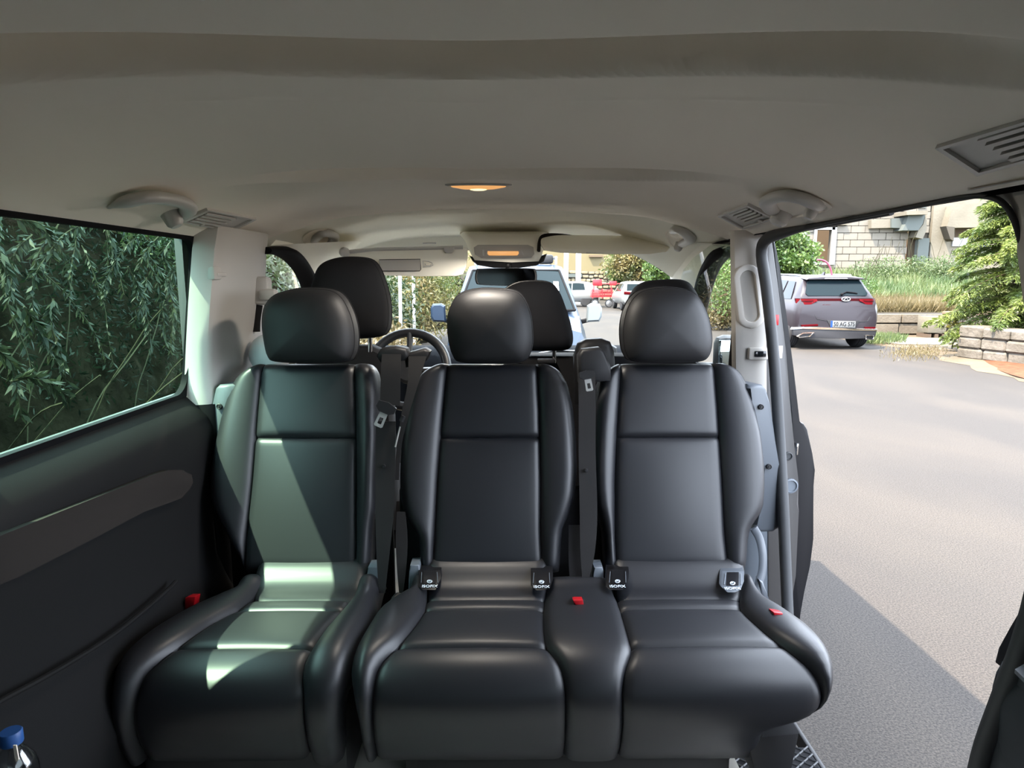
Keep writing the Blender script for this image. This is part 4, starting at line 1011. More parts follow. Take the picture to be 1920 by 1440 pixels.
# ---- ribbed step mat at the door sill
t = thing('step_mat', 'black rubber step mat with raised diamond ribs at the door sill', 'mat', (.61, 1.1, .43))
zs_ = .44
q = [QZ(a, b, zs_) for a, b in [(1462, 1460), (1490, 1378), (1506, 1400), (1528, 1460)]]
x0, x1, y0_, y1_ = .40, .725, 0.80, 1.45
G().box(((x0 + x1) / 2, (y0_ + y1_) / 2, zs_), (x1 - x0, y1_ - y0_, .012), .003).mk('base', M['rubber'], t)
g = G()
for k in range(-14, 30):
    for sgn in (1, -1):
        a = Vector((x0, y0_ + k * .026 + (0 if sgn > 0 else .325 * .8), zs_ + .007)); b = a + Vector((x1 - x0, sgn * .26, 0))
        # clip to the mat
        pa, pb = a.copy(), b.copy()
        if max(pa.y, pb.y) < y0_ or min(pa.y, pb.y) > y1_: continue
        def clip(p, o):
            if p.y < y0_: return p + (o - p) * ((y0_ - p.y) / (o.y - p.y))
            if p.y > y1_: return p + (o - p) * ((y1_ - p.y) / (o.y - p.y))
            return p
        g.tube([clip(pa, pb), clip(pb, pa)], .0022, 4)
g.mk('ribs', M['seal'], t, kind='stuff')
# ================================================================== OUTSIDE
OUT = 0.56        # outdoor surfaces are a little darker than typical, the street is bright
_sc = lambda c: tuple(v * OUT for v in c)
_mat0, _leaf0 = mat, leafmat
def mat(name, col, rough=0.5, **k):
    if k.get('col2'): k['col2'] = _sc(k['col2'])
    if rough > .45: k.setdefault('spec', .2)
    return _mat0(name, _sc(col), rough, **k)
def leafmat(name, c1, c2, *a, **k): return _leaf0(name, _sc(c1), _sc(c2), *a, **k)
M['asphalt'] = mat('worn_asphalt', (0.165, 0.155, 0.15), 0.9, spec=0.2)
def asphalt_nodes(m):
    nt = m.node_tree; b = nt.nodes['Principled BSDF']; tc = nt.nodes.new('ShaderNodeTexCoord')
    n1 = nt.nodes.new('ShaderNodeTexNoise'); n1.inputs['Scale'].default_value = 120; n1.inputs['Detail'].default_value = 3; n1.inputs['Roughness'].default_value = .8
    n2 = nt.nodes.new('ShaderNodeTexNoise'); n2.inputs['Scale'].default_value = .8; n2.inputs['Detail'].default_value = 7; n2.inputs['Distortion'].default_value = .6
    r1 = nt.nodes.new('ShaderNodeValToRGB'); r1.color_ramp.elements[0].position = .38; r1.color_ramp.elements[1].position = .64
    r1.color_ramp.elements[0].color = (.0130, .0118, .0108, 1); r1.color_ramp.elements[1].color = (.0435, .0385, .0335, 1)
    r2 = nt.nodes.new('ShaderNodeValToRGB'); r2.color_ramp.elements[0].position = .40; r2.color_ramp.elements[1].position = .72
    r2.color_ramp.elements[0].color = (.90, .88, .88, 1); r2.color_ramp.elements[1].color = (1.25, 1.18, 1.10, 1)
    mp = nt.nodes.new('ShaderNodeMapping'); mp.inputs['Scale'].default_value = (1, .45, 1)
    mu = nt.nodes.new('ShaderNodeMix'); mu.data_type = 'RGBA'; mu.blend_type = 'MULTIPLY'; mu.inputs['Factor'].default_value = 1
    nt.links.new(tc.outputs['Object'], n1.inputs['Vector']); nt.links.new(tc.outputs['Object'], mp.inputs['Vector']); nt.links.new(mp.outputs[0], n2.inputs['Vector'])
    nt.links.new(n1.outputs['Fac'], r1.inputs['Fac']); nt.links.new(n2.outputs['Fac'], r2.inputs['Fac'])
    nt.links.new(r1.outputs['Color'], mu.inputs['A']); nt.links.new(r2.outputs['Color'], mu.inputs['B'])
    nt.links.new(mu.outputs['Result'], b.inputs['Base Color'])
    bp = nt.nodes.new('ShaderNodeBump'); bp.inputs['Strength'].default_value = .5; bp.inputs['Distance'].default_value = .006
    nt.links.new(n1.outputs['Fac'], bp.inputs['Height']); nt.links.new(bp.outputs['Normal'], b.inputs['Normal'])
asphalt_nodes(M['asphalt'])
M['soil'] = mat('dry_soil', (0.095, 0.072, 0.046), 0.95, var=1.3, col2=(0.15, 0.12, 0.082), bump=(30, .5, .02))
M['pine_litter'] = mat('rusty_pine_litter', (0.11, 0.033, 0.012), 0.95, var=9, col2=(0.16, 0.065, 0.03), bump=(60, .6, .02))
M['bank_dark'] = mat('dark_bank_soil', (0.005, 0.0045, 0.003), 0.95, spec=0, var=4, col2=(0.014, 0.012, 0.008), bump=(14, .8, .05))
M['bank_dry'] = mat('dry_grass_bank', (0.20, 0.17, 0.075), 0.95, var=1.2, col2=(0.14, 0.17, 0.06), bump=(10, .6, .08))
M['block'] = mat('pale_concrete_block', (0.19, 0.172, 0.142), 0.9, var=1.1, col2=(0.22, 0.20, 0.168), bump=(40, .3, .01))
M['mortar'] = mat('block_mortar', (0.085, 0.075, 0.06), 0.95)
M['concrete'] = mat('cast_concrete', (0.165, 0.148, 0.115), 0.9, var=.9, col2=(0.21, 0.19, 0.15), bump=(12, .4, .02))
M['slab'] = mat('grey_green_slab', (0.11, 0.125, 0.118), 0.85)
M['stone'] = mat('retaining_stone', (0.145, 0.12, 0.09), 0.9, var=3, col2=(0.195, 0.165, 0.125), bump=(20, .5, .02))
M['white_wall'] = mat('white_washed_stone', (0.19, 0.168, 0.142), 0.9, var=4, col2=(0.11, 0.095, 0.075), bump=(14, .6, .03))
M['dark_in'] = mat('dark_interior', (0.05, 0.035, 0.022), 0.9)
M['brown_in'] = mat('brown_interior', (0.16, 0.115, 0.075), 0.9)
M['yellow_wall'] = mat('yellow_render', (0.20, 0.16, 0.085), 0.9, var=.4, col2=(0.22, 0.18, 0.105))
M['rubble'] = mat('rubble_stone', (0.21, 0.165, 0.10), 0.9, var=1.5, col2=(0.29, 0.25, 0.175), bump=(6, .6, .05))
M['bark'] = mat('brown_bark', (0.12, 0.085, 0.06), 0.95, bump=(40, .6, .01))
M['twig'] = mat('olive_twig', (0.045, 0.043, 0.025), 0.9, spec=.1)
L1 = leafmat('dark_green_leaves', (0.005, 0.008, 0.005), (0.018, 0.028, 0.014), 2.5, spec=.08)
L1b = leafmat('grey_green_leaves', (0.010, 0.017, 0.010), (0.050, 0.058, 0.030), 9, spec=.2)
L2 = leafmat('bright_leaves', (0.045, 0.11, 0.02), (0.15, 0.24, 0.05), 2.0)
L3 = leafmat('conifer_needles', (0.046, 0.094, 0.013), (0.21, 0.265, 0.05), 1.6)
L4 = leafmat('weed_green', (0.07, 0.13, 0.04), (0.165, 0.21, 0.075), .8)
L5 = leafmat('dry_grass', (0.15, 0.112, 0.042), (0.22, 0.178, 0.085), .9)
L6 = leafmat('autumn_bush', (0.09, 0.15, 0.03), (0.29, 0.22, 0.085), 1.0)
L7 = leafmat('roadside_green', (0.018, 0.046, 0.015), (0.10, 0.13, 0.04), 1.2)

# ---- ground
g = G(); g.quad((-60, -40, 0), (90, -40, 0), (90, 120, 0), (-60, 120, 0)); g.mk('road', M['asphalt'], kind='structure', smooth=False, label='worn grey asphalt street')
edge_r = [(9.2, -6), (8.9, 2), (8.5, 8), (8.06, 10.2), (8.5, 12.5), (9.05, 15.0), (9.0, 18), (8.8, 24), (9.5, 34), (12, 44)]
g = G(); sp = smooth_path([(x, y, 0) for x, y in edge_r], 60); P = []
for i, p in enumerate(sp):
    P.append([p + Vector((0 + .12 * math.sin(i * 1.7), 0, .004)), p + Vector((.35, 0, .035)), p + Vector((1.2, 0, .04)), p + Vector((12, 0, .05)), p + Vector((60, 0, .05))])
g.grid(P); g.mk('verge', M['soil'], kind='structure', label='dry soil verge along the right of the street')
g = G(); P = []
for p in smooth_path([(8.15, 9.0, 0), (8.15, 10.4, 0), (8.7, 11.9, 0), (9.1, 12.7, 0)], 12): P.append([p + Vector((.02, 0, .03)), p + Vector((.35, 0, .06)), p + Vector((.9, .2, .06))])
g.grid(P); g.mk('litter_strip', M['pine_litter'], kind='structure', label='rusty strip of fallen needles at the road edge')
q = [QZ(a, b, .06) for a, b in [(1640, 632), (1790, 634), (1795, 640), (1760, 646), (1690, 645), (1648, 640)]]
g = G(); g.ext(q, (0, 0, -.05)); g.mk('pavement', M['concrete'], kind='structure', smooth=False, label='pale concrete strip in front of the low block wall')

# ---- left bank and hedge
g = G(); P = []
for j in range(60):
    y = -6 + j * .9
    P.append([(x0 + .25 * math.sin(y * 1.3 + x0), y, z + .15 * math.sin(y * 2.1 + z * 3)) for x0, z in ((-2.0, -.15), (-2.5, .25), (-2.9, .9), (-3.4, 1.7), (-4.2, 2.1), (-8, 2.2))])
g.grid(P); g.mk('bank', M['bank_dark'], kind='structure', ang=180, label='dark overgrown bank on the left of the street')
# the tree whose drooping twigs hang beside the left window
tr = thing('olive_tree', 'grey-green tree with drooping narrow leaves outside the tinted left window', 'tree', (-2.7, 1.6, 0))
g = G(); g.tube(smooth_path([(-2.7, 1.6, .2), (-2.75, 1.65, 1.0), (-2.6, 1.7, 1.8), (-2.45, 1.7, 2.35)], 20), .07, 8, rf=lambda s: 1 - .5 * s); g.mk('trunk', M['bark'], tr)
twigs = []
def twig(p, d, L, n=14, curl=.9):
    pts = [Vector(p)]; d = Vector(d).normalized()
    for i in range(n):
        d = (d + Vector((RND.uniform(-.12, .12), RND.uniform(-.12, .12), -.13 * curl))).normalized(); pts.append(pts[-1] + d * (L / n))
    return pts
near = []     # hanging twigs read off the photograph: start px, end px, distance x
for a, b, x in (((205, 405), (60, 520), -1.55), ((190, 405), (270, 440), -1.6), ((300, 440), (255, 560), -1.6), ((322, 450), (345, 540), -1.5), ((260, 440), (190, 540), -1.62), ((205, 440), (195, 560), -1.6),
                ((240, 500), (285, 650), -1.55), ((275, 520), (250, 610), -1.7), ((345, 480), (330, 600), -1.6), ((100, 560), (125, 690), -1.5), ((45, 575), (125, 715), -1.5), ((-20, 590), (60, 715), -1.5), ((60, 440), (20, 560), -1.7),
                ((0, 470), (60, 640), -1.65), ((20, 715), (130, 745), -1.45), ((-30, 640), (40, 780), -1.5), ((150, 420), (130, 520), -1.7), ((330, 560), (320, 660), -1.75), ((110, 420), (60, 600), -1.75), ((30, 410), (100, 480), -1.65)):
    A, B = QX(a[0], a[1], x), QX(b[0], b[1], x + RND.uniform(-.1, .1)); m = (A + B) / 2 + Vector((RND.uniform(-.05, .05), RND.uniform(-.05, .05), .04))
    near.append(smooth_path([A, m, B], 16))
for i in range(34):
    y = RND.uniform(.6, 4.2); x = RND.uniform(-2.6, -1.75); near.append(twig((x, y, RND.uniform(1.6, 2.4)), (RND.uniform(-.3, .5), RND.uniform(-.6, .6), -.4), RND.uniform(.4, .9)))
g = G()
for p in near: g.tube(p, .0035, 4, rf=lambda s: 1 - .6 * s)
g.mk('twigs', M['twig'], tr, kind='stuff')
lm = None; pos, dirs = [], []
cnt = 0
for ti, p in enumerate(near):
    for i in range(1, len(p)):
        t = (p[i] - p[i - 1]).normalized()
        for s in (-1, 1):
            for rep in range(2):
                sd = t.cross(Vector((RND.uniform(-1, 1), RND.uniform(-1, 1), RND.uniform(-.3, .3)))).normalized()
                d = (t * RND.uniform(.5, 1.0) + sd * .8 + Vector((0, 0, -.35))).normalized()
                q = p[i - 1].lerp(p[i], RND.random())
                if ti < 20 and cnt < 290 and rep == 0:
                    if lm is None:
                        g = G(); g.add([(0, 0, 0), (.006, .02, .001), (0, .047, 0), (-.006, .02, .001), (0, .022, -.0015)], [(0, 1, 4), (1, 2, 4), (2, 3, 4), (3, 0, 4)]); lm = g.mk('leaf', L1b, tr, local=True, smooth=False); ob = lm
                    else: ob = lm.copy(); COL.objects.link(ob); ob.parent = tr
                    ob.location = q - wloc(tr); ob.rotation_mode = 'QUATERNION'; ob.rotation_quaternion = d.to_track_quat('Y', 'Z'); k = RND.uniform(.7, 1.2); ob.scale = (k, k, k); cnt += 1
                else: pos.append(q); dirs.append(d)
leaf_mesh('foliage', pos, .045, .012, L1b, tr, dirs=dirs, kind='stuff')
hd = thing('hedge', 'dark dense undergrowth behind the drooping twigs outside the left window', 'hedge', (-3, 2, 0))
pts = np.concatenate([blob((-3.0 - .3 * NR.random(), y, .9 + .5 * NR.random()), (.6, .8, 1.0), 2200) for y in np.arange(-1, 7.5, .8)])
leaf_mesh('foliage', pts, .06, .014, L1, hd, kind='stuff')
g = G()
for i in range(40):
    y = RND.uniform(0, 6); g.tube(twig((RND.uniform(-2.9, -2.3), y, .2), (RND.uniform(0, .6), RND.uniform(-.5, .5), 1.4), RND.uniform(.6, 1.5), curl=.6), .004, 4)
g.mk('stems', M['twig'], hd, kind='stuff')
for i, (y, n) in enumerate(((-1.2, 9000), (1.4, 9000), (4.0, 9000), (6.6, 9000))):  # row of trees added to keep the sun off the bank
    t = thing('shade_tree', 'tall dark tree added on top of the left bank to shade it, %s along the row' % ('first', 'second', 'third', 'fourth')[i], 'tree', (-4.7, y, 1.9))
    pts = np.concatenate([blob((-4.6 + RND.uniform(-.5, .5), y + RND.uniform(-.9, .9), 3.3 + RND.uniform(-.9, .9)), (.75, .9, .8), n // 8, .1) for _ in range(8)])
    leaf_mesh('foliage', pts, .16, .07, L1, t, kind='stuff')
    g = G(); g.tube([(-4.7, y, 1.8), (-4.6, y, 3.6)], .10, 7); g.mk('trunk', M['bark'], t)
# roadside trees further up on the left, seen through the windscreen and the cab window
for i, (x, y, z, r, n, m, lab) in enumerate((
        (-3.6, 8.0, 1.6, (1.0, 1.5, 1.5), 9000, L7, 'leafy roadside tree just beyond the left cab window'),
        (-3.0, 12.0, 1.5, (1.5, 2.0, 1.5), 12000, L7, 'bushy roadside tree behind the two white posts'),
        (-2.2, 17.0, 1.7, (1.6, 2.5, 1.7), 12000, L6, 'yellowing roadside tree beside the blue van'),
        (-4.2, 24.0, 2.4, (2.6, 3.0, 2.4), 12000, L2, 'tall green tree at the far end of the left hedge'),
        (-1.95, 9.6, .5, (.75, 1.2, .55), 4500, L5, 'dry ochre undergrowth low beside the blue van'))):
    t = thing('roadside_tree' if i < 4 else 'undergrowth', lab, 'tree' if i < 4 else 'bush', (x, y, 0))
    pts = np.concatenate([blob((x + RND.uniform(-.5, .5) * r[0], y + RND.uniform(-.5, .5) * r[1], z + RND.uniform(-.5, .5) * r[2]), tuple(k * .62 for k in r), n // 8, .3) for _ in range(8)])
    leaf_mesh('foliage', pts, .11, .035, m, t, kind='stuff', droop=.6)
    g = G(); g.tube(smooth_path([(x, y, 0), (x + .1, y, z * .6), (x, y + .1, z + r[2] * .4)], 10), .07 if i < 4 else .02, 7, rf=lambda s: 1 - .6 * s); g.mk('trunk', M['bark'], t)
for px, y, a, b in ((750, 11.0, 500, 600), (775, 12.5, 500, 560)):
    p0, p1 = QY(px, a, y), QY(px, b, y); c = Vector((p1.x, p1.y, 0))
    G().tube([c, Vector((p0.x, p0.y, 2.2))], .028, 8).mk('road_post', M['pale'], label='thin white post among the trees, %s of the two' % ('left' if px == 750 else 'right'), cat='post')

# ================================================================== CARS
def car_shell(sec, name, m, par):
    """sec: (y, zbottom, zsill, zbelt, zroof, wbottom, wsill, wbelt, wroof)"""
    rings = []
    for y, zb, zs, zt, zr, wb, ws, wt, wr in sec:
        h = [(wb * .85, zb), (wb, zb + .05), (ws, zs), (ws * .5 + wt * .5 + .015, (zs + zt) / 2), (wt, zt), (wt * .12 + wr * .88 + .01, zt * .2 + zr * .8), (wr, zr - .035), (wr * .86, zr - .008), (wr * .4, zr)]
        rings.append([(x, y, z) for x, z in h] + [(-x, y, z) for x, z in h[::-1]])
    g = G(); g.loft(rings); return g.mk(name, m, par, local=True, ang=32)
def sec_at(sec, y):
    for a, b in zip(sec[:-1], sec[1:]):
        if a[0] <= y <= b[0]:
            k = (y - a[0]) / max(1e-6, b[0] - a[0]); return [p * (1 - k) + q * k for p, q in zip(a, b)]
    return list(sec[0] if y < sec[0][0] else sec[-1])
def side_pt(sec, y, k, s, o=.008):
    _, zb, zs, zt, zr, wb, ws, wt, wr = sec_at(sec, y)
    z = zt + (zr - zt) * k; x = wt + (wr - wt) * (k / .96); return (s * (x + o + .012 * math.sin(math.pi * k)), y, z)
def side_glass(sec, y0, y1, s, par, m, k0=.10, k1=.84, cut0=0, cut1=0):
    a = [side_pt(sec, y0 + (y1 - y0) * i / 6, k0, s) for i in range(7)]; b = [side_pt(sec, y0 + cut0 + (y1 - cut1 - y0 - cut0) * i / 6, k1, s) for i in range(7)]
    g = G(); g.grid([a, b]); return g.mk('side_window', m, par, local=True)
def wheel(par, x, y, r, w, m_rim, s, spokes=10):
    g = G(); g.lathe([(r * .62, -w / 2), (r * .9, -w / 2), (r * .985, -w * .36), (r, -w * .15), (r, w * .15), (r * .985, w * .36), (r * .9, w / 2), (r * .62, w / 2)], (x, y, r), (1, 0, 0), 30)
    ty = g.mk('tyre', M['tyre'], par, local=True, ang=60)
    g = G()
    for k in (-.30, -.1, .1, .30): g.lathe([(r * 1.002, w * (k - .025)), (r * 1.004, w * k), (r * 1.002, w * (k + .025))], (x, y, r), (1, 0, 0), 30)
    g.mk('tread', M['rubber'], ty, local=True)
    g = G(); g.lathe([(0, s * w * .30), (r * .16, s * w * .32), (r * .2, s * w * .25), (r * .2, s * w * .12), (r * .56, s * w * .12), (r * .62, s * w * .42), (r * .66, s * w * .42)], (x, y, r), (1, 0, 0), 24)
    for k in range(spokes):
        a = 2 * math.pi * k / spokes; g.tube([Vector((x + s * w * .28, y, r)) + Vector((0, math.cos(a), math.sin(a))) * r * .12, Vector((x + s * w * .34, y, r)) + Vector((0, math.cos(a), math.sin(a))) * r * .6], r * .055, 5)
    g.mk('wheel_rim', m_rim, par, local=True, ang=40)
M['tyre'] = mat('tyre_rubber', (0.035, 0.035, 0.038), 0.8)
M['rim'] = mat('silver_rim', (0.5, 0.5, 0.52), 0.3, metal=.8)
M['suv'] = mat('grey_mauve_paint', (0.023, 0.018, 0.0235), 0.36, spec=.25, metal=0, coat=.08)
M['carglass'] = mat('dark_car_glass', (0.010, 0.018, 0.022), 0.08, spec=.07)
M['lamp_red'] = mat('red_tail_lamp', (0.085, 0.0008, 0.003), 0.5, coat=0, spec=.04)
M['lamp_dark'] = mat('dark_red_lamp', (0.030, 0.0008, 0.002), 0.5, coat=0, spec=.04)
M['bumper'] = mat('dark_bumper', (0.035, 0.035, 0.039), 0.55)
M['plate'] = mat('number_plate_white', (0.22, 0.225, 0.225), 0.5)
M['plate_blue'] = mat('number_plate_blue', (0.01, 0.06, 0.32), 0.5)
M['ink'] = mat('black_ink', (0.012, 0.012, 0.014), 0.6)
M['blue_van'] = mat('dark_blue_paint', (0.012, 0.030, 0.068), 0.3, metal=.1, coat=.12)
M['white_paint'] = mat('white_car_paint', (0.25, 0.255, 0.255), 0.3, coat=.3)
M['silver_cap'] = mat('silver_mirror_cap', (0.22, 0.25, 0.27), 0.3, metal=.2)

# ---- grey SUV
SUV = thing('parked_suv', 'grey-mauve SUV seen from behind with a white number plate, parked by the verge', 'car', (7.45, 15.0, 0))
ss = [(-.02, .36, .50, .80, .98, .80, .86, .86, .80), (.03, .30, .52, .92, 1.08, .84, .90, .90, .84), (.10, .28, .54, 1.0, 1.20, .86, .92, .915, .80), (.22, .28, .54, 1.03, 1.38, .87, .925, .92, .74), (.40, .27, .54, 1.04, 1.60, .87, .93, .92, .66),
      (.62, .26, .54, 1.03, 1.655, .88, .93, .92, .66), (1.6, .25, .54, 1.00, 1.69, .88, .93, .92, .67), (2.5, .25, .54, .97, 1.66, .88, .93, .92, .66), (3.0, .25, .54, .96, 1.45, .88, .93, .91, .68), (3.5, .25, .54, .96, 1.10, .88, .92, .90, .80), (4.2, .27, .54, .90, 1.0, .86, .90, .86, .74), (4.5, .35, .55, .78, .84, .72, .78, .76, .66)]
car_shell(ss, 'body', M['suv'], SUV)
def sp(px, py, y=0.0): return Vector(((px - 1566) * .0120, y, CAMZ - (py - 525.5) * .0121))
def spl(pts, y, name, m, th=.03, par=SUV, bev=.004):
    g = G(); g.ext([sp(a, b, y) if len(q) == 2 else sp(a, b, q[2]) for q in pts for a, b in [q[:2]]], (0, th, 0), bev=bev); return g.mk(name, m, par, local=True, smooth=True, ang=30)
rw = [(-.66, 1.21), (-.70, 1.26), (-.61, 1.50), (-.57, 1.555), (.57, 1.555), (.61, 1.50), (.70, 1.26), (.66, 1.21)]
def rwy(z): return .105 + (z - 1.2) * .60
g = G(); g.loft([[Vector((x, rwy(z) - .018, z)) for x, z in rw], [Vector((x, rwy(z) + .05, z)) for x, z in rw]]); win = g.mk('rear_window', M['carglass'], SUV, local=True, ang=30)
g = G(); g.ext([Vector((x, .20, z)) for x, z in ((-.66, 1.565), (-.62, 1.60), (-.3, 1.625), (.3, 1.625), (.62, 1.60), (.66, 1.565), (.3, 1.578), (-.3, 1.578))], (0, .40, .045), bev=.008); sp_o = g.mk('spoiler', M['suv'], SUV, local=True, ang=40)
g = G(); g.ext([Vector((x, .19, z)) for x, z in ((-.26, 1.588), (-.24, 1.604), (.24, 1.604), (.26, 1.588))], (0, .02, 0)); g.mk('brake_lamp', M['pale'], sp_o, local=True, smooth=False)
g = G(); g.tube([Vector((.10, .085, 1.25)), Vector((.22, .12, 1.295)), Vector((.40, .115, 1.275)), Vector((.46, .11, 1.262))], .014, 6); g.ell((.10, .08, 1.245), (.035, .03, .03), 10, 6); g.mk('wiper', M['rubber'], win, local=True)
# lamps follow the tail; the bar joins them
lb = G(); pts = [(-.92, 1.09), (-.91, 1.135), (-.6, 1.15), (0, 1.14), (.6, 1.15), (.91, 1.135), (.92, 1.09)]
def taily(x, z): return .01 + .10 * max(0, (z - .95) / .25) + .14 * max(0, (abs(x) - .72) / .2) ** 2 - .02
g = G(); n = 24; top_, bot_ = [], []
for i in range(n + 1):
    x = -.905 + 1.81 * i / n; top_.append(Vector((x, taily(x, 1.14) - .014, 1.150))); bot_.append(Vector((x, taily(x, 1.1) - .014, 1.092)))
g.loft([[a, b, b + Vector((0, .05, 0)), a + Vector((0, .05, 0))] for a, b in zip(top_, bot_)]); g.mk('lamp_bar', M['lamp_dark'], SUV, local=True, ang=30)
for s in (-1, 1):
    g = G(); a, b = [], []
    for i in range(11):
        k = i / 10; x = s * (.90 - .42 * k); lo_ = 1.015 + .075 * sm((k - .62) / .38); a.append(Vector((x, taily(x, 1.13) - .022, 1.135))); b.append(Vector((x, taily(x, 1.03) - .022, lo_)))
    g.loft([[p, q, q + Vector((0, .06, 0)), p + Vector((0, .06, 0))] for p, q in zip(a, b)]); tl_ = g.mk('tail_lamp', M['lamp_red'], SUV, local=True, ang=30)
    g = G(); g.loft([[p.lerp(q, .30) + Vector((0, -.006, 0)), p.lerp(q, .5) + Vector((0, -.006, 0))] for p, q in zip(a[1:9], b[1:9])], closed=False, cap=False); g.mk('lamp_strip', M['lamp_dark'], tl_, local=True)
# emblem
eb = G(); ce = Vector((.17, -.02 + taily(0, 1.13), 1.135)) - Vector((0, .03, 0)); ce.x = .165
eb.tube([ce + Vector((.095 * math.cos(a), 0, .042 * math.sin(a))) for a in [i * math.pi / 14 for i in range(28)]], .011, 6, closed=True)
eb.tube([ce + Vector((-.055, 0, -.030)), ce + Vector((0, -.004, .034)), ce + Vector((.055, 0, -.030))], .009, 6)
em_ = eb.mk('emblem', mat('emblem_silver', (.30, .30, .31), .4), SUV, local=True)
g = G(); g.ext([ce + Vector((.085 * math.cos(a), .004, .036 * math.sin(a))) for a in [i * math.pi / 10 for i in range(20)]], (0, .01, 0)); g.mk('emblem_field', M['ink'], em_, local=True, smooth=False)
text('lettering', 'TIGGO', .075, sp(1619, 576, -.005), (math.pi / 2, 0, 0), M['pale'], SUV, local=True, ext=.004)
text('lettering', 'CHERY', .06, sp(1543, 572.5, -.005), (math.pi / 2, 0, 0), M['lamp_red'], SUV, local=True, ext=.004)
# tailgate lower panel with crease, plate recess, plate
g = G(); g.tube([sp(1517, 566, .015), sp(1517, 582, -.008), sp(1526, 597, -.022), sp(1550, 601, -.026)], .007, 5); g.tube([sp(1633, 568, .02), sp(1630, 585, -.008), sp(1622, 601, -.022), sp(1605, 602, -.026)], .007, 5); g.mk('tailgate_gap', M['bumper'], SUV, local=True)
spl([(1545, 599), (1607, 600), (1598, 615), (1553, 613)], -.034, 'plate_recess', M['bumper'], .04)
pl = spl([(1552, 600.3), (1599, 601.3), (1599, 613.2), (1552, 612.2)], -.045, 'number_plate', M['plate'], .01)
spl([(1552, 600.3), (1555.5, 600.4), (1555.5, 612.3), (1552, 612.2)], -.048, 'blue_band', M['plate_blue'], .004, pl, 0)
text('lettering', '50 AG 575', .135, sp(1577.5, 606.8, -.048), (math.pi / 2, 0, 0), M['ink'], pl, local=True, ext=.002, sxy=.80)
spl([(1480, 612), (1510, 611.5), (1640, 615.5), (1640, 619), (1600, 618.2), (1500, 615), (1478, 616)], -.052, 'chrome_strip', M['chrome'], .05)
spl([(1482, 616), (1520, 616), (1640, 619), (1638, 629), (1632, 633), (1585, 634), (1500, 632), (1484, 627)], -.040, 'lower_bumper', M['bumper'], .10)
for pts in ([(1490, 629.5), (1500, 623), (1521, 622), (1513, 629), (1495, 631)], [(1619, 627), (1621, 627), (1634, 628), (1634, 635), (1620, 634)]):
    P_ = [sp(a, b, -.06) for a, b in pts]; g = G(); g.tube(P_, .016, 6, closed=True); ex = g.mk('exhaust_tip', M['chrome'], SUV, local=True)
    g = G(); g.ext([p + Vector((0, .012, 0)) for p in P_], (0, .01, 0)); g.mk('opening', M['black_gap'], ex, local=True, smooth=False)
for pts in ([(1497, 608), (1528, 606.5), (1529, 610), (1498, 611)], [(1616, 612), (1637, 612), (1637, 616), (1617, 615)]): spl(pts, -.045, 'reflector', M['lamp_red'], .03)
for s in (-1, 1):
    side_glass(ss, .46, 1.02, s, SUV, M['carglass'], .16, .80, cut0=.20, cut1=.0)
    side_glass(ss, 1.10, 1.95, s, SUV, M['carglass'], .12, .82); side_glass(ss, 2.02, 2.8, s, SUV, M['carglass'], .12, .82, cut1=.28)
    for y in (.66, 3.5): wheel(SUV, s * .80, y, .36, .25, M['rim'], s)
    g = G(); g.tube([side_pt(ss, y, 1.02, s, -.06) for y in (.7, 1.2, 1.8, 2.4)], .018, 6); g.mk('roof_rail', M['rim'], SUV, local=True)
    g = G(); g.box((s * 1.0, 2.75, 1.05), (.18, .10, .14), .04); g.mk('side_mirror', M['suv'], SUV, local=True)
g = G(); g.loft([[(-.02, .95, 1.665), (.02, .95, 1.665), (.02, .78, 1.66), (-.02, .78, 1.66)], [(-.008, .82, 1.75), (.008, .82, 1.75), (.008, .76, 1.75), (-.008, .76, 1.75)]]); g.mk('aerial_fin', M['suv'], SUV, local=True)
# curved red tube put in above the car roof
g = G(); pth = smooth_path([QY(1560, 524, 16.6), QY(1558, 506, 16.6), QY(1551, 493, 16.6), QY(1541, 487.5, 16.6), QY(1532, 487, 16.6)], 20); b_ = pth[0].copy(); b_.z = 1.66
g.tube([b_ - Vector((0, .4, 0))] + pth, .022, 8); g.mk('red_arc', mat('arc_red', (.35, .07, .12), .5), SUV, label='red curved tube above the roof of the car')

# ---- blue van facing us
BV = thing('blue_van', 'dark blue van parked ahead facing the camera, seen through the windscreen', 'van', (.13, 8.1, 0))
vb = [(-.30, .30, .45, .62, .78, .66, .74, .74, .62), (-.15, .26, .48, .78, .98, .78, .84, .84, .74), (.35, .25, .5, .92, 1.06, .82, .87, .86, .78), (.62, .25, .5, .98, 1.13, .84, .88, .86, .80), (1.0, .25, .5, 1.02, 1.45, .84, .88, .86, .74), (1.32, .25, .5, 1.04, 1.70, .84, .88, .86, .68), (1.6, .25, .5, 1.05, 1.78, .84, .88, .86, .66), (2.6, .25, .5, 1.05, 1.81, .84, .88, .86, .66), (4.0, .25, .5, 1.05, 1.78, .84, .88, .86, .66), (4.2, .3, .5, 1.05, 1.7, .82, .86, .84, .62)]
car_shell(vb, 'body', M['blue_van'], BV)
ws_ = [Vector((x, y, z)) for x, y, z in ((-.76, .66, 1.16), (.76, .66, 1.16), (.60, 1.34, 1.68), (-.60, 1.34, 1.68))]
g = G(); P = []
for j in range(5):
    k = j / 4; a, b = ws_[0].lerp(ws_[3], k), ws_[1].lerp(ws_[2], k); P.append([a.lerp(b, i / 10) + Vector((0, -.045 - .05 * math.sin(math.pi * i / 10), .01)) for i in range(11)])
g.grid(P); wsx = g.mk('windscreen', M['carglass'], BV, local=True)
g = G(); bd = [P[0][0], P[0][10], P[4][10], P[4][0]]
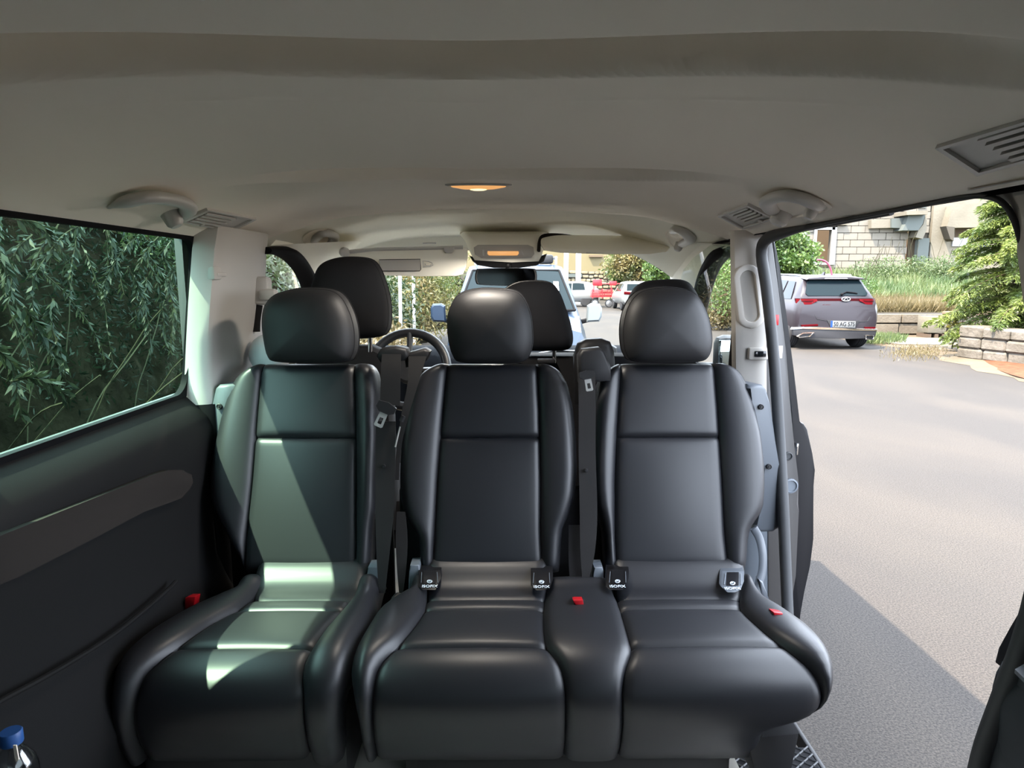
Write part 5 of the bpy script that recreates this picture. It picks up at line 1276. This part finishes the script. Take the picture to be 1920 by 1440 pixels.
for a, b in zip(bd, bd[1:] + bd[:1]): g.tube([a, a.lerp(b, .5) + Vector((0, -.05 if abs(a.z - b.z) < .1 else 0, 0)), b], .016, 6)
g.mk('windscreen_seal', M['rubber'], wsx, local=True)
g = G(); g.ext([Vector((.50, .86, 1.42)), Vector((.57, .90, 1.42)), Vector((.57, 1.04, 1.54)), Vector((.50, 1.03, 1.54))], (0, -.02, .0)) ; g.mk('windscreen_sticker', M['pale'], wsx, local=True, smooth=False) 
g = G(); g.tube([Vector((-.5, .60, 1.14)), Vector((.05, .62, 1.20))], .012, 5); g.tube([Vector((.05, .60, 1.14)), Vector((.6, .64, 1.19))], .012, 5); g.mk('wipers', M['rubber'], BV, local=True)
for s in (-1, 1):
    side_glass(vb, 1.05, 1.9, s, BV, M['carglass'], .08, .82, cut0=.35); side_glass(vb, 2.0, 2.9, s, BV, M['carglass'], .08, .82)
    g = G(); c = Vector((s * 1.035, .92, 1.13)); g.loft([[c + Vector((s * x * k, o, z * k)) for x, z in ((-.09, -.13), (.08, -.12), (.11, -.06), (.11, .06), (.08, .115), (-.03, .12), (-.08, .09))] for k, o in ((.8, -.075), (1.0, -.05), (1.0, .03), (.92, .06))])
    mr = g.mk('door_mirror', M['silver_cap'] if s > 0 else M['blue_van'], BV, local=True, ang=40)
    g = G(); g.tube([c + Vector((-s * .05, 0, -.10)), c + Vector((-s * .2, .02, -.14))], .03, 6); g.mk('mirror_arm', M['rubber'], mr, local=True)
    for y in (.15, 3.0): wheel(BV, s * .76, y, .31, .2, M['rim'], s)
    g = G(); g.ext([Vector((s * .45, -.26, .70)), Vector((s * .72, -.14, .72)), Vector((s * .78, .02, .84)), Vector((s * .5, -.12, .84))], (0, .06, 0), bev=.01); g.mk('headlamp', M['pale'], BV, local=True)
    g = G(); g.tube([Vector((s * .58, y, 1.88)) for y in (1.6, 2.4, 3.4)], .02, 6)
    for y in (1.65, 3.3): g.tube([Vector((s * .58, y, 1.78)), Vector((s * .58, y, 1.88))], .02, 6)
    g.mk('roof_rail', M['rim'], BV, local=True)
g = G(); g.box((.42, 1.9, 1.86), (.26, .3, .13), .03); g.mk('roof_box', M['bumper'], BV, local=True)
g = G(); g.box((0, -.30, .45), (1.2, .06, .22), .02); g.mk('front_grille', M['bumper'], BV, local=True)

# ---- white hatchback driving away
WH = thing('white_hatchback', 'white hatchback seen from behind further up the street', 'car', (6.75, 34.0, 0))
wh = [(-.02, .35, .5, .75, .92, .72, .82, .82, .76), (.08, .3, .5, .88, 1.02, .76, .88, .88, .80), (.30, .28, .5, .93, 1.22, .78, .89, .88, .70), (.62, .28, .5, .94, 1.44, .78, .89, .88, .62), (1.2, .28, .5, .93, 1.50, .78, .89, .88, .62), (2.2, .28, .5, .9, 1.47, .78, .89, .88, .62), (3.0, .28, .5, .9, 1.02, .78, .88, .86, .74), (4.0, .3, .5, .78, .84, .72, .8, .78, .66)]
car_shell(wh, 'body', M['white_paint'], WH)
g = G(); g.loft([[Vector((x, .0 + (z - .92) * .62 + .02, z)) for x, z in ((-.66, 1.0), (-.60, 1.36), (.60, 1.36), (.66, 1.0))], [Vector((x, .06 + (z - .92) * .62 + .02, z)) for x, z in ((-.66, 1.0), (-.60, 1.36), (.60, 1.36), (.66, 1.0))]]); g.mk('rear_window', M['carglass'], WH, local=True, smooth=False)
for s in (-1, 1):
    g = G(); g.ext([Vector((s * x, -.03, z)) for x, z in ((.82, .84), (.80, .97), (.45, .95), (.40, .86), (.55, .82))], (0, .10, .02), bev=.01); g.mk('tail_lamp', M['lamp_red'], WH, local=True)
    side_glass(wh, .75, 1.5, s, WH, M['carglass'], .1, .8, cut0=.1); side_glass(wh, 1.56, 2.5, s, WH, M['carglass'], .1, .8, cut1=.3)
    for y in (.7, 3.25): wheel(WH, s * .74, y, .31, .2, M['rim'], s)
g = G(); g.box((0, -.04, .62), (.5, .03, .12), .005); g.mk('number_plate', M['plate'], WH, local=True)
g = G(); g.box((0, -.03, .42), (1.4, .06, .16), .02); g.mk('lower_bumper', M['bumper'], WH, local=True)
# ---- white car parked side-on far left of it
WC = thing('white_car', 'white parked car half hidden behind the blue van', 'car', (5.5, 40.0, 0), math.radians(78))
car_shell(wh, 'body', M['white_paint'], WC)
for s in (-1, 1):
    side_glass(wh, .75, 1.5, s, WC, M['carglass'], .1, .8, cut0=.1); side_glass(wh, 1.56, 2.5, s, WC, M['carglass'], .1, .8, cut1=.3)
    for y in (.7, 3.25): wheel(WC, s * .78, y, .32, .2, M['rim'], s)
# ---- red motor tricycle
TR = thing('cargo_tricycle', 'red motor tricycle with a slatted cargo box beside the white hatchback', 'tricycle', (6.0, 38.6, 0))
g = G()
for i in range(5): g.box((-.55, 0, .62 + i * .09), (1.2, .7, .05))
g.mk('cargo_box', M['red'], TR, local=True, smooth=False)
g = G()
for x in (-1.1, -.55, 0): g.box((x, -.36, .8), (.04, .04, .55))
g.mk('box_posts', M['red'], TR, local=True, smooth=False)
for nm, x, z, w_, h_ in (('red_board', -.8, 1.42, .52, .34), ('red_board', .1, 1.38, .40, .22)): G().box((x, 0, z), (w_, .06, h_), .01).mk(nm, M['red'], TR, local=True)
g = G(); g.tube([(-1.1, 0, 1.35), (1.0, 0, 1.35)], .025, 6)
for x in (-1.0, .0): g.tube([(x, 0, .9), (x, 0, 1.4)], .025, 6)
g.mk('rack', M['red'], TR, local=True)
for x, r in ((-.95, .24), (-.2, .24), (.95, .32)): wheel(TR, 0, 0, r, .1, M['rim'], -1, 6) if False else None
for x, r in ((-.95, .24), (-.15, .24), (.95, .33)):
    g = G(); g.tube([(x + r * .85 * math.cos(a), -.3, r + r * .85 * math.sin(a)) for a in [i * math.pi / 10 for i in range(20)]], r * .16, 6, closed=True); wt = g.mk('tyre', M['tyre'], TR, local=True)
    g = G(); g.lathe([(r * .72, -.02), (r * .72, .02), (r * .3, .04), (0, .04)], (x, -.3, r), (0, -1, 0), 16); g.mk('wheel_disc', M['rim'], wt, local=True)
g = G(); g.tube(smooth_path([(.25, -.2, .55), (.55, -.2, .75), (.95, -.25, .85), (1.15, -.25, .95)], 10), .10, 8, rf=lambda s: 1 - .4 * s); g.tube([(.95, -.3, .33), (1.15, -.25, 1.0), (1.2, -.25, 1.15)], .04, 6); g.mk('motorcycle_body', M['red'], TR, local=True)
g = G(); g.ell((.7, -.2, .88), (.3, .14, .08), 10, 6); g.tube([(1.1, -.55, 1.15), (1.2, 0, 1.15)], .02, 6); g.ell((.3, -.2, .45), (.22, .15, .18), 10, 6); g.mk('seat_and_engine', M['bumper'], TR, local=True)
g = G(); g.ell((1.3, -.2, 1.30), (.22, .12, .22), 10, 6); g.mk('windshield', M['silver_cap'], TR, local=True)

# ================================================================== BUILDINGS
YB = thing('yellow_building', 'yellow rendered building on a rubble stone base at the end of the street', 'building', (10, 52, 0))
def YP(px, py): return QY(px, py, 52.0)
g = G(); g.box((9.0, 53.0, 4.4), (30, 1.6, 6.4)); g.mk('wall', M['yellow_wall'], YB, smooth=False)
g = G(); g.box((9.0, 52.4, 1.0), (30, .7, 2.4)); g.mk('stone_base', M['mortar'], YB, smooth=False)
g = G(); base = None
for r_ in range(8):
    x = -1.0
    while x < 16:
        w_ = RND.uniform(.28, .62); z = .15 + r_ * .28 + RND.uniform(-.05, .05); g.box((x + w_ / 2, 52.02, z), (w_ * .9, .16 + RND.uniform(0, .08), .25 * RND.uniform(.8, 1.0)), .05, seg=1); x += w_
g.mk('rubble_stones', M['rubble'], YB, kind='stuff')
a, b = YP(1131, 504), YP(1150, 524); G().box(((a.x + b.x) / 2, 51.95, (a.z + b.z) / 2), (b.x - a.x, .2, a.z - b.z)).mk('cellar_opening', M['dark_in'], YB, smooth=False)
a, b = YP(1105, 478), YP(1130, 482); G().box(((a.x + b.x) / 2, 52.1, (a.z + b.z) / 2), (b.x - a.x, .3, a.z - b.z)).mk('window_sill', M['brown_in'], YB, smooth=False)
G().box((4.0, 52.1, 1.9), (3.6, .5, .25)).mk('ledge', M['slab'], YB, smooth=False)
for px, y, lab, r in ((1061, 46, 'thin pale pole at the end of the street, left of the two', .16), (1084, 44, 'pale pole before the stone base of the yellow building, right of the two', .17)):
    p = QY(px, 540, y); G().tube([(p.x, p.y, 0), (p.x, p.y, 6)], r, 10).mk('street_pole', M['pale'], label=lab, cat='pole')
for i, (px, py, y, r, n, m, lab) in enumerate(((1215, 500, 44, (3.2, 1.6, 1.7), 9000, L6, 'broad yellowing bush behind the white hatchback'), (1165, 510, 46, (1.0, .9, .9), 2500, L2, 'small yellow-green bush by the cellar opening'),
        (1262, 512, 40, (1.6, 1.5, 2.2), 5000, L2, 'green bush beside the windscreen pillar at the right'))):
    c = QY(px, py, y); t = thing('bush', lab, 'bush', (c.x, c.y, 0))
    pts = np.concatenate([blob((c.x + RND.uniform(-.6, .6) * r[0], c.y, c.z + RND.uniform(-.5, .4) * r[2]), tuple(k * .55 for k in r), n // 8, .3) for _ in range(8)])
    leaf_mesh('foliage', pts, .22, .11, m, t, kind='stuff')
    g = G(); g.tube([(c.x, c.y, 0), (c.x, c.y, c.z)], .07, 6); g.mk('stem', M['bark'], t)
# right cab window: greenery between the street and the verge
for i, (x, y, z, r, n, m, lab) in enumerate(((7.6, 21.5, 1.7, (1.6, 1.6, 1.5), 9000, L2, 'leafy green tree seen through the right cab window'), (6.9, 21.4, .5, (.9, 1.0, .6), 4000, L5, 'dry grass clump below the tree in the right cab window'))):
    t = thing('street_tree' if i == 0 else 'grass_clump', lab, 'tree' if i == 0 else 'grass', (x, y, 0), kind=None if i == 0 else 'stuff')
    pts = np.concatenate([blob((x + RND.uniform(-.5, .5) * r[0], y + RND.uniform(-.5, .5) * r[1], z + RND.uniform(-.4, .4) * r[2]), tuple(k * .6 for k in r), n // 8, .3) for _ in range(8)])
    leaf_mesh('foliage', pts, .13, .05, m, t, kind='stuff')
    g = G(); g.tube([(x, y, 0), (x, y, z)], .08, 6); g.mk('trunk' if i == 0 else 'stem', M['bark'], t)

# ---- unfinished block building on the right
YF = 28.0
BB = thing('block_building', 'unfinished pale concrete block building on the slope at the right', 'building', (15, 28, 1.5))
def BQ(px, py, y=YF): return QY(px, py, y)
xa, xb = BQ(1380, 500).x, BQ(1736, 500).x
holes = [(BQ(1531, 431).x, BQ(1560, 431).x, BQ(1531, 492).z, BQ(1531, 431).z), (BQ(1477, 440).x, BQ(1502, 440).x, BQ(1477, 490).z, BQ(1477, 433).z), (BQ(1704, 431).x, BQ(1733, 431).x, BQ(1704, 520).z, BQ(1704, 425).z)]
bw, bh = .585, .285
cube = None; nb = 0; gs = G()
zlow, zhigh = 1.2, 5.6
rowi = 0; z = zlow
while z < zhigh:
    x = xa - (bw / 2 if rowi % 2 else 0)
    while x < xb:
        x1 = min(x + bw, xb); cx_ = (x + x1) / 2; wd = x1 - x - .022
        inside = any(h[0] - .02 < cx_ < h[1] + .02 and h[2] - .1 < z + bh / 2 < h[3] + .05 for h in holes)
        if not inside and wd > .1:
            clip0 = [h for h in holes if h[0] < x1 and h[1] > x and h[2] < z + bh and h[3] > z]
            X0, X1 = x, x1
            for h in clip0:
                if cx_ < h[0]: X1 = min(X1, h[0])
                else: X0 = max(X0, h[1])
            wd = X1 - X0 - .022
            if wd > .08:
                if nb < 285 and z > 1.9:
                    if cube is None:
                        gg = G(); gg.box((0, 0, 0), (1, 1, 1)); cube = gg.mk('block', M['block'], BB, local=True, smooth=False); ob = cube
                    else: ob = cube.copy(); COL.objects.link(ob); ob.parent = BB
                    ob.scale = (wd, .24, bh - .022); ob.location = Vector(((X0 + X1) / 2, YF + .12 + RND.uniform(-.008, .008), z + bh / 2)) - wloc(BB); nb += 1
                else: gs.box(((X0 + X1) / 2, YF + .12, z + bh / 2), (wd, .24, bh - .022))
        x += bw
    z += bh; rowi += 1
if gs.v: gs.mk('lower_blocks', M['block'], BB, kind='stuff', smooth=False)
g = G(); prev = xa     # mortar sheet behind the blocks, open at the holes
hs = sorted(holes)
for h in hs:
    g.box(((prev + h[0]) / 2, YF + .16, 3.3), (h[0] - prev, .14, 4.8)); g.box(((h[0] + h[1]) / 2, YF + .16, (h[3] + 5.7) / 2), (h[1] - h[0], .14, 5.7 - h[3])); g.box(((h[0] + h[1]) / 2, YF + .16, (h[2] + .9) / 2), (h[1] - h[0], .14, h[2] - .9)); prev = h[1]
g.box(((prev + xb) / 2, YF + .16, 3.3), (max(.02, xb - prev), .14, 4.8)); g.mk('mortar', M['mortar'], BB, smooth=False)
g = G(); g.box(((xa + xb) / 2, YF + 1.6, 3.2), (xb - xa + 1, .1, 5)); g.mk('room_wall', M['brown_in'], BB, smooth=False)
for k, h in enumerate(holes[:2]):
    g = G(); f = .10
    g.box((h[0] - f / 2, YF - .02, (h[2] + h[3]) / 2), (f * 1.2, .1, h[3] - h[2] + f * 2)); g.box((h[1] + f * .8, YF - .02, (h[2] + h[3]) / 2), (f * 2.0, .1, h[3] - h[2] + f * 2)); g.box(((h[0] + h[1]) / 2 + .05, YF - .02, h[3] + f / 2), (h[1] - h[0] + f, .1, f)); g.box(((h[0] + h[1]) / 2, YF - .03, h[2] - .05), (h[1] - h[0] + .3, .12, .09))
    wf_ = g.mk('window_frame', M['white_paint'], BB, smooth=False, label='white window surround')
    g = G(); g.box(((h[0] + h[1]) / 2 + .12, YF - .06, h[3] + .24), (h[1] - h[0] + .9, .14, .10)); g.mk('lintel', M['concrete'], wf_, smooth=False)
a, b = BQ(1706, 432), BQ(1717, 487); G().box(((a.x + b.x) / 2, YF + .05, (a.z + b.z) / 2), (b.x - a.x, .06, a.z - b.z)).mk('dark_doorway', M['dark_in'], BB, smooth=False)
a, b = BQ(1717, 447), BQ(1731, 520); G().box(((a.x + b.x) / 2, YF - .05, (a.z + b.z) / 2), (b.x - a.x, .3, a.z - b.z)).mk('entry_column', M['slab'], BB, smooth=False)
# canopy slab over the entrance
def slab(pts, y0, y1, name, m):
    g = G(); g.ext([QY(a, b, y0) for a, b in pts], (0, y1 - y0, 0)); return g.mk(name, m, BB, smooth=False)
slab([(1634, 412), (1672, 410), (1672, 427), (1634, 428)], YF - .25, YF + .1, 'canopy_panel', M['concrete'])
slab([(1672, 410), (1700, 408), (1700, 428), (1672, 427)], YF - .35, YF + .1, 'canopy_panel', M['slab'])
slab([(1704, 402), (1736, 401), (1730, 420), (1722, 432), (1692, 432), (1698, 420)], YF - .6, YF + .1, 'canopy_slab', M['slab'])
slab([(1700, 396), (1740, 394), (1740, 402), (1700, 403)], YF - .9, YF + .1, 'canopy_top', M['concrete'])
slab([(1722, 360), (1737, 360), (1737, 390), (1722, 390)], YF - .05, YF + .1, 'upper_window', M['slab'])
slab([(1717, 445), (1722, 432), (1731, 421), (1736, 402), (1738, 402), (1738, 430), (1730, 448)], YF - .5, YF, 'bracket', M['concrete'])
# smooth concrete part with a slanting bracket and a second opening
x2 = BQ(1738, 500).x; x3 = BQ(2100, 500).x
ho = (BQ(1788, 430).x, BQ(1846, 430).x, BQ(1788, 445).z, BQ(1788, 428).z)
g = G()
g.box(((x2 + ho[0]) / 2, YF + .05, 3.4), (ho[0] - x2, .3, 5.0)); g.box(((ho[1] + x3) / 2, YF + .05, 3.4), (x3 - ho[1], .3, 5.0)); g.box(((ho[0] + ho[1]) / 2, YF + .05, (ho[3] + 5.9) / 2), (ho[1] - ho[0], .3, 5.9 - ho[3])); g.box(((ho[0] + ho[1]) / 2, YF + .05, (ho[2] + .9) / 2), (ho[1] - ho[0], .3, ho[2] - .9))
g.mk('concrete_wall', M['concrete'], BB, smooth=False)
slab([(1776, 424), (1787, 385), (1850, 380), (1850, 426), (1790, 427)], YF - .5, YF, 'balcony_front', M['concrete'])
g = G(); g.ext([BQ(a, b, YF - .5) for a, b in [(1774, 424), (1790, 426), (1788, 452), (1782, 448)]], (0, .5, 0)); g.mk('bracket', M['mortar'], BB, smooth=False)
G().box(((ho[0] + ho[1]) / 2, YF + .5, (ho[2] + ho[3]) / 2), (ho[1] - ho[0] + .6, .1, 1.2)).mk('opening_back', M['brown_in'], BB, smooth=False)
G().box(((ho[0] + ho[1]) / 2, YF - .12, ho[2] - .2), (ho[1] - ho[0] + .2, .1, .34)).mk('white_sill', M['white_paint'], BB, smooth=False)

# ---- slope with weeds, low block wall, pavers, near white wall
def slope_z(y): return .62 + 1.0 * sm((y - 18.9) / 8.5)
g = G(); P = []
for j in range(24):
    y = 18.75 + j * .42; P.append([(x, y, slope_z(y) + .08 * math.sin(x * 2.1 + y) + .05 * math.sin(x * 5.3)) for x in [8.6 + i * .55 for i in range(40)]])
g.grid(P); g.mk('slope', M['bank_dry'], kind='structure', ang=180, label='weedy slope between low wall and block building')
RW = thing('retaining_wall', 'low wall of pale concrete blocks behind the parked SUV', 'wall', (11, 18.6, 0))
g = G(); g.box((12.6, 18.72, .34), (8.8, .16, .64)); g.mk('mortar_core', M['mortar'], RW, smooth=False)
cb = None
for r_, (z0_, hh) in enumerate(((.06, .30), (.37, .27))):
    x = 8.4 + (.3 if r_ else 0)
    while x < 16.5:
        w_ = RND.uniform(.62, .95); gg = G(); gg.box((x + w_ / 2, 18.60 + RND.uniform(-.02, .02), z0_ + hh / 2), (w_ - .03, .2, hh - .02), .015, seg=1); gg.mk('stone_block', M['stone'], RW, ang=30); x += w_
PB = [QY(a, b, 17.6) for a, b in [(1739, 635), (1773, 635), (1773, 594), (1739, 594)]]
t = thing('block_crate', 'pale yellow slab stack standing on a pallet against the low wall', 'slab stack', (PB[0].x + .25, 17.6, 0))
w_, h_ = PB[1].x - PB[0].x, PB[2].z - PB[0].z
G().box((PB[0].x + w_ / 2, 17.85, .16 + (h_ - .12) / 2), (w_, .5, h_ - .14), .01).mk('slabs', M['concrete'], t)
g = G()
for k in (.1, .5, .9): g.box((PB[0].x + w_ * k, 17.85, .08), (.09, .5, .12))
g.mk('pallet_feet', M['bark'], t, smooth=False)
t = thing('block_crate', 'lower pale block pile to the right of the slab stack, partly behind leaves', 'block pile', (PB[1].x + .4, 17.7, 0))
for k in range(3):
    for j in range(2): gg = G(); gg.box((PB[1].x + .28 + k * .34, 17.8, .16 + j * .27), (.32, .3, .25), .01, seg=1); gg.mk('block', M['stone'], t, ang=30)
gg = G(); gg.box((PB[1].x + .6, 17.75, .68), (1.1, .34, .10), .01); gg.mk('cap_board', mat('reddish_board', (.22, .15, .10), .8), t)
# near white stone wall with the conifer above it
NW = thing('garden_wall', 'white-washed stone garden wall beneath the conifer', 'wall', (9.3, 12.5, 0))
c0, c1 = QZ(1790, 672, 0), QZ(1960, 694, 0)
d_ = (c1 - c0); d_.z = 0; dl = d_.length; d_.normalize(); nn_ = Vector((-d_.y, d_.x, 0))
if nn_.y < 0: nn_ = -nn_
k = 0
for r_ in range(3):
    s_ = 0
    while s_ < dl + 1.2:
        w_ = RND.uniform(.35, .7); p = c0 + d_ * (s_ + w_ / 2) + nn_ * .25; gg = G(); gg.box(p + Vector((0, 0, .12 + r_ * .215)), (w_ - .015, .5 + RND.uniform(-.05, .05), .22 + RND.uniform(-.02, .02)), .035, rot=Matrix.Rotation(math.atan2(d_.y, d_.x), 3, 'Z').to_quaternion(), seg=1); gg.mk('stone', M['white_wall'], NW, ang=30); s_ += w_
# conifer
CF = thing('conifer', 'bright green conifer with layered drooping branches at the right edge', 'tree', (10.4, 13.4, .5))
base_ = Vector((10.5, 13.5, .3)); g = G(); g.tube([base_, base_ + Vector((0, 0, 4.6))], .10, 8, rf=lambda s: 1 - .75 * s); g.mk('trunk', M['bark'], CF)
pos, dirs, bg = [], [], G()
for i in range(150):
    z = .55 + 3.7 * (i / 150) + RND.uniform(-.1, .1); a = i * 2.4 + RND.uniform(-.3, .3); L = (1.80 * (1 - (z - .4) / 5.0) + .2) * RND.uniform(.75, 1.1) * (.72 if z < .95 else 1)
    b0 = base_ + Vector((0, 0, z - .3)); d = Vector((math.cos(a), math.sin(a), RND.uniform(.05, .30)))
    pts = [b0]
    for j in range(12): d = (d + Vector((0, 0, -.055))).normalized(); pts.append(pts[-1] + d * L / 12)
    bg.tube(pts, .014, 4, rf=lambda s: 1 - .8 * s)
    for j in range(2, 13):
        t_ = (pts[j] - pts[j - 1]).normalized(); sd = t_.cross(Vector((0, 0, 1))).normalized(); wv = .40 * (1 - j / 14) + .06
        for s in (-1, 1):
            for r_ in range(5):
                tw = (sd * s * RND.uniform(.5, 1) + t_ * RND.uniform(.5, 1) + Vector((0, 0, RND.uniform(-.35, .05)))).normalized(); Lt = wv * RND.uniform(.5, 1.1)
                for m_ in range(11):
                    f_ = m_ / 10; pos.append(pts[j] + tw * Lt * f_ - Vector((0, 0, .06 * f_ * f_)) + Vector((RND.uniform(-.02, .02), RND.uniform(-.02, .02), RND.uniform(-.015, .015)))); dirs.append(tw + Vector((RND.uniform(-.7, .7), RND.uniform(-.7, .7), RND.uniform(-.6, .3))))
bg.mk('branches', M['bark'], CF, kind='stuff'); leaf_mesh('foliage', pos, .085, .020, L3, CF, dirs=dirs, kind='stuff')
# weeds
def clump(name, lab, px0, px1, y0, y1, n, h, m, kind='stuff', wdt=.02, base_z=None, soft=False):
    xs = NR.random(n); ys = y0 + (y1 - y0) * NR.random(n)
    if soft: xs = np.clip(.5 + .2 * NR.normal(size=n), 0, 1); ys = y0 + (y1 - y0) * np.clip(.5 + .22 * NR.normal(size=n), 0, 1)
    p = []
    for a, y in zip(xs, ys):
        px = px0 + (px1 - px0) * a; P = QY(px, 560, y); p.append((P.x, y, (base_z if base_z is not None else slope_z(y)) - .02))
    d = NR.normal(size=(n, 3)) * .42; d[:, 2] = 1
    return leaf_mesh(name, p, h, wdt, m, dirs=d, kind=kind, label=lab, cat='grass')
clump('dry_grass', 'tall straw-coloured grass along the top of the low wall', 1560, 1800, 18.8, 21.0, 9000, .42, L5)
clump('weeds', 'green weeds on the upper slope below the block building', 1520, 1830, 20.6, 26.5, 11000, .52, L4, wdt=.03)
clump('verge_grass', 'green and yellow tuft of grass on the verge right of the SUV', 1610, 1705, 16.0, 17.8, 2600, .20, L4, base_z=.03, soft=True)
clump('verge_straw', 'flattened straw on the soil before the garden wall', 1660, 1800, 12.6, 16.0, 1100, .09, L5, base_z=.03, wdt=.012, soft=True)
for i, (px, py, y, r, n, m, lab) in enumerate(((1650, 520, 24.5, (1.2, .9, .85), 6000, L4, 'round green shrub on the slope right of the SUV roof'), (1700, 512, 25.5, (1.0, .8, .9), 5000, L4, 'green shrub in front of the dark doorway'), (1760, 520, 24.5, (1.2, .8, .9), 5000, L4, 'green shrub on the slope below the slanting bracket'), (1615, 545, 21.5, (.7, .6, .6), 3000, L2, 'low bright shrub just right of the SUV'))):
    c = QY(px, py, y); t = thing('shrub', lab, 'shrub', (c.x, c.y, slope_z(y)))
    pts = np.concatenate([blob((c.x + RND.uniform(-.5, .5) * r[0], c.y + RND.uniform(-.4, .4), c.z + RND.uniform(-.5, .4) * r[2]), tuple(k * .6 for k in r), n // 6, .2) for _ in range(6)])
    leaf_mesh('foliage', pts, .10, .03, m, t, kind='stuff'); g = G()
    for k in range(7): g.tube(twig((c.x + RND.uniform(-.3, .3) * r[0], c.y, slope_z(y)), (RND.uniform(-.4, .4), 0, 1.5), 1.0 + RND.random() * 1.1, curl=.2), .008, 4)
    g.mk('stems', M['twig'], t, kind='stuff')
# leafy tree left of the SUV and a young plant at the wall corner
FT = thing('leafy_tree', 'bright leafy tree rising behind the left of the SUV', 'tree', (9.6, 21, .7))
c = QY(1472, 475, 21.0); pts = np.concatenate([blob(tuple(QY(px, py, 21.0 + RND.uniform(-.5, .5))), (.42, .5, .36), 420, .2) for px, py in [(1452, 450), (1470, 440), (1490, 452), (1460, 480), (1480, 490), (1500, 480), (1450, 505), (1475, 512), (1500, 505), (1512, 492), (1430, 470), (1440, 440), (1515, 468), (1420, 500), (1488, 432)]])
leaf_mesh('foliage', pts, .12, .07, L2, FT, kind='stuff')
g = G(); g.tube(smooth_path([(9.4, 21, .7), (9.3, 21, 1.6), (9.0, 21, 2.6)], 8), .06, 6)
for k in range(8): g.tube([Vector((9.3, 21, 1.5)), Vector(QY(RND.uniform(1440, 1510), RND.uniform(445, 500), 21))], .02, 5)
g.mk('trunk', M['bark'], FT)
YPn = thing('young_plant', 'young yellow-green plant at the corner of the garden wall', 'plant', tuple(QZ(1785, 655, .03)))
g = G(); c = QZ(1785, 655, .03); g.tube(smooth_path([c, c + Vector((0, 0, .4)), c + Vector((.03, 0, .78))], 8), .012, 5); g.mk('stem', M['twig'], YPn)
pos = [c + Vector((RND.uniform(-.14, .14), RND.uniform(-.1, .1), RND.uniform(.1, .85))) for _ in range(70)]
leaf_mesh('foliage', pos, .15, .055, leafmat('yellow_leaves', (.13, .16, .03), (.27, .25, .06), 4), YPn, droop=.7, kind='stuff')

# lettering becomes plain meshes
bpy.context.view_layer.update()
_dg = bpy.context.evaluated_depsgraph_get()
_new = [(o, bpy.data.meshes.new_from_object(o.evaluated_get(_dg))) for o in TEXTS]
for o, me in _new:
    n = o.name; q = bpy.data.objects.new('lettering', me); COL.objects.link(q)
    q.parent = o.parent; q.location = o.location; q.rotation_euler = o.rotation_euler; q.scale = o.scale
    bpy.data.objects.remove(o)

# repeats carry one group phrase each
GROUPS = {'shade_tree': 'trees added to shade the left bank', 'roadside_tree': 'roadside trees ahead on the left', 'shrub': 'shrubs on the slope below the block building', 'air_vent': 'air vents in the headliner',
          'grab_handle': 'ceiling grab handles', 'seat_belt': 'belts hanging between the rear-facing seats', 'belt_buckle': 'red belt buckles', 'sun_visor': 'sun visors', 'bush': 'bushes at the end of the street',
          'street_pole': 'poles at the end of the street', 'road_post': 'white posts among the left trees', 'block_crate': 'block stacks by the low wall'}
for o in bpy.context.scene.objects:
    if o.parent is None and o.get('category') and o.name.split('.')[0] in GROUPS: o['group'] = GROUPS[o.name.split('.')[0]]
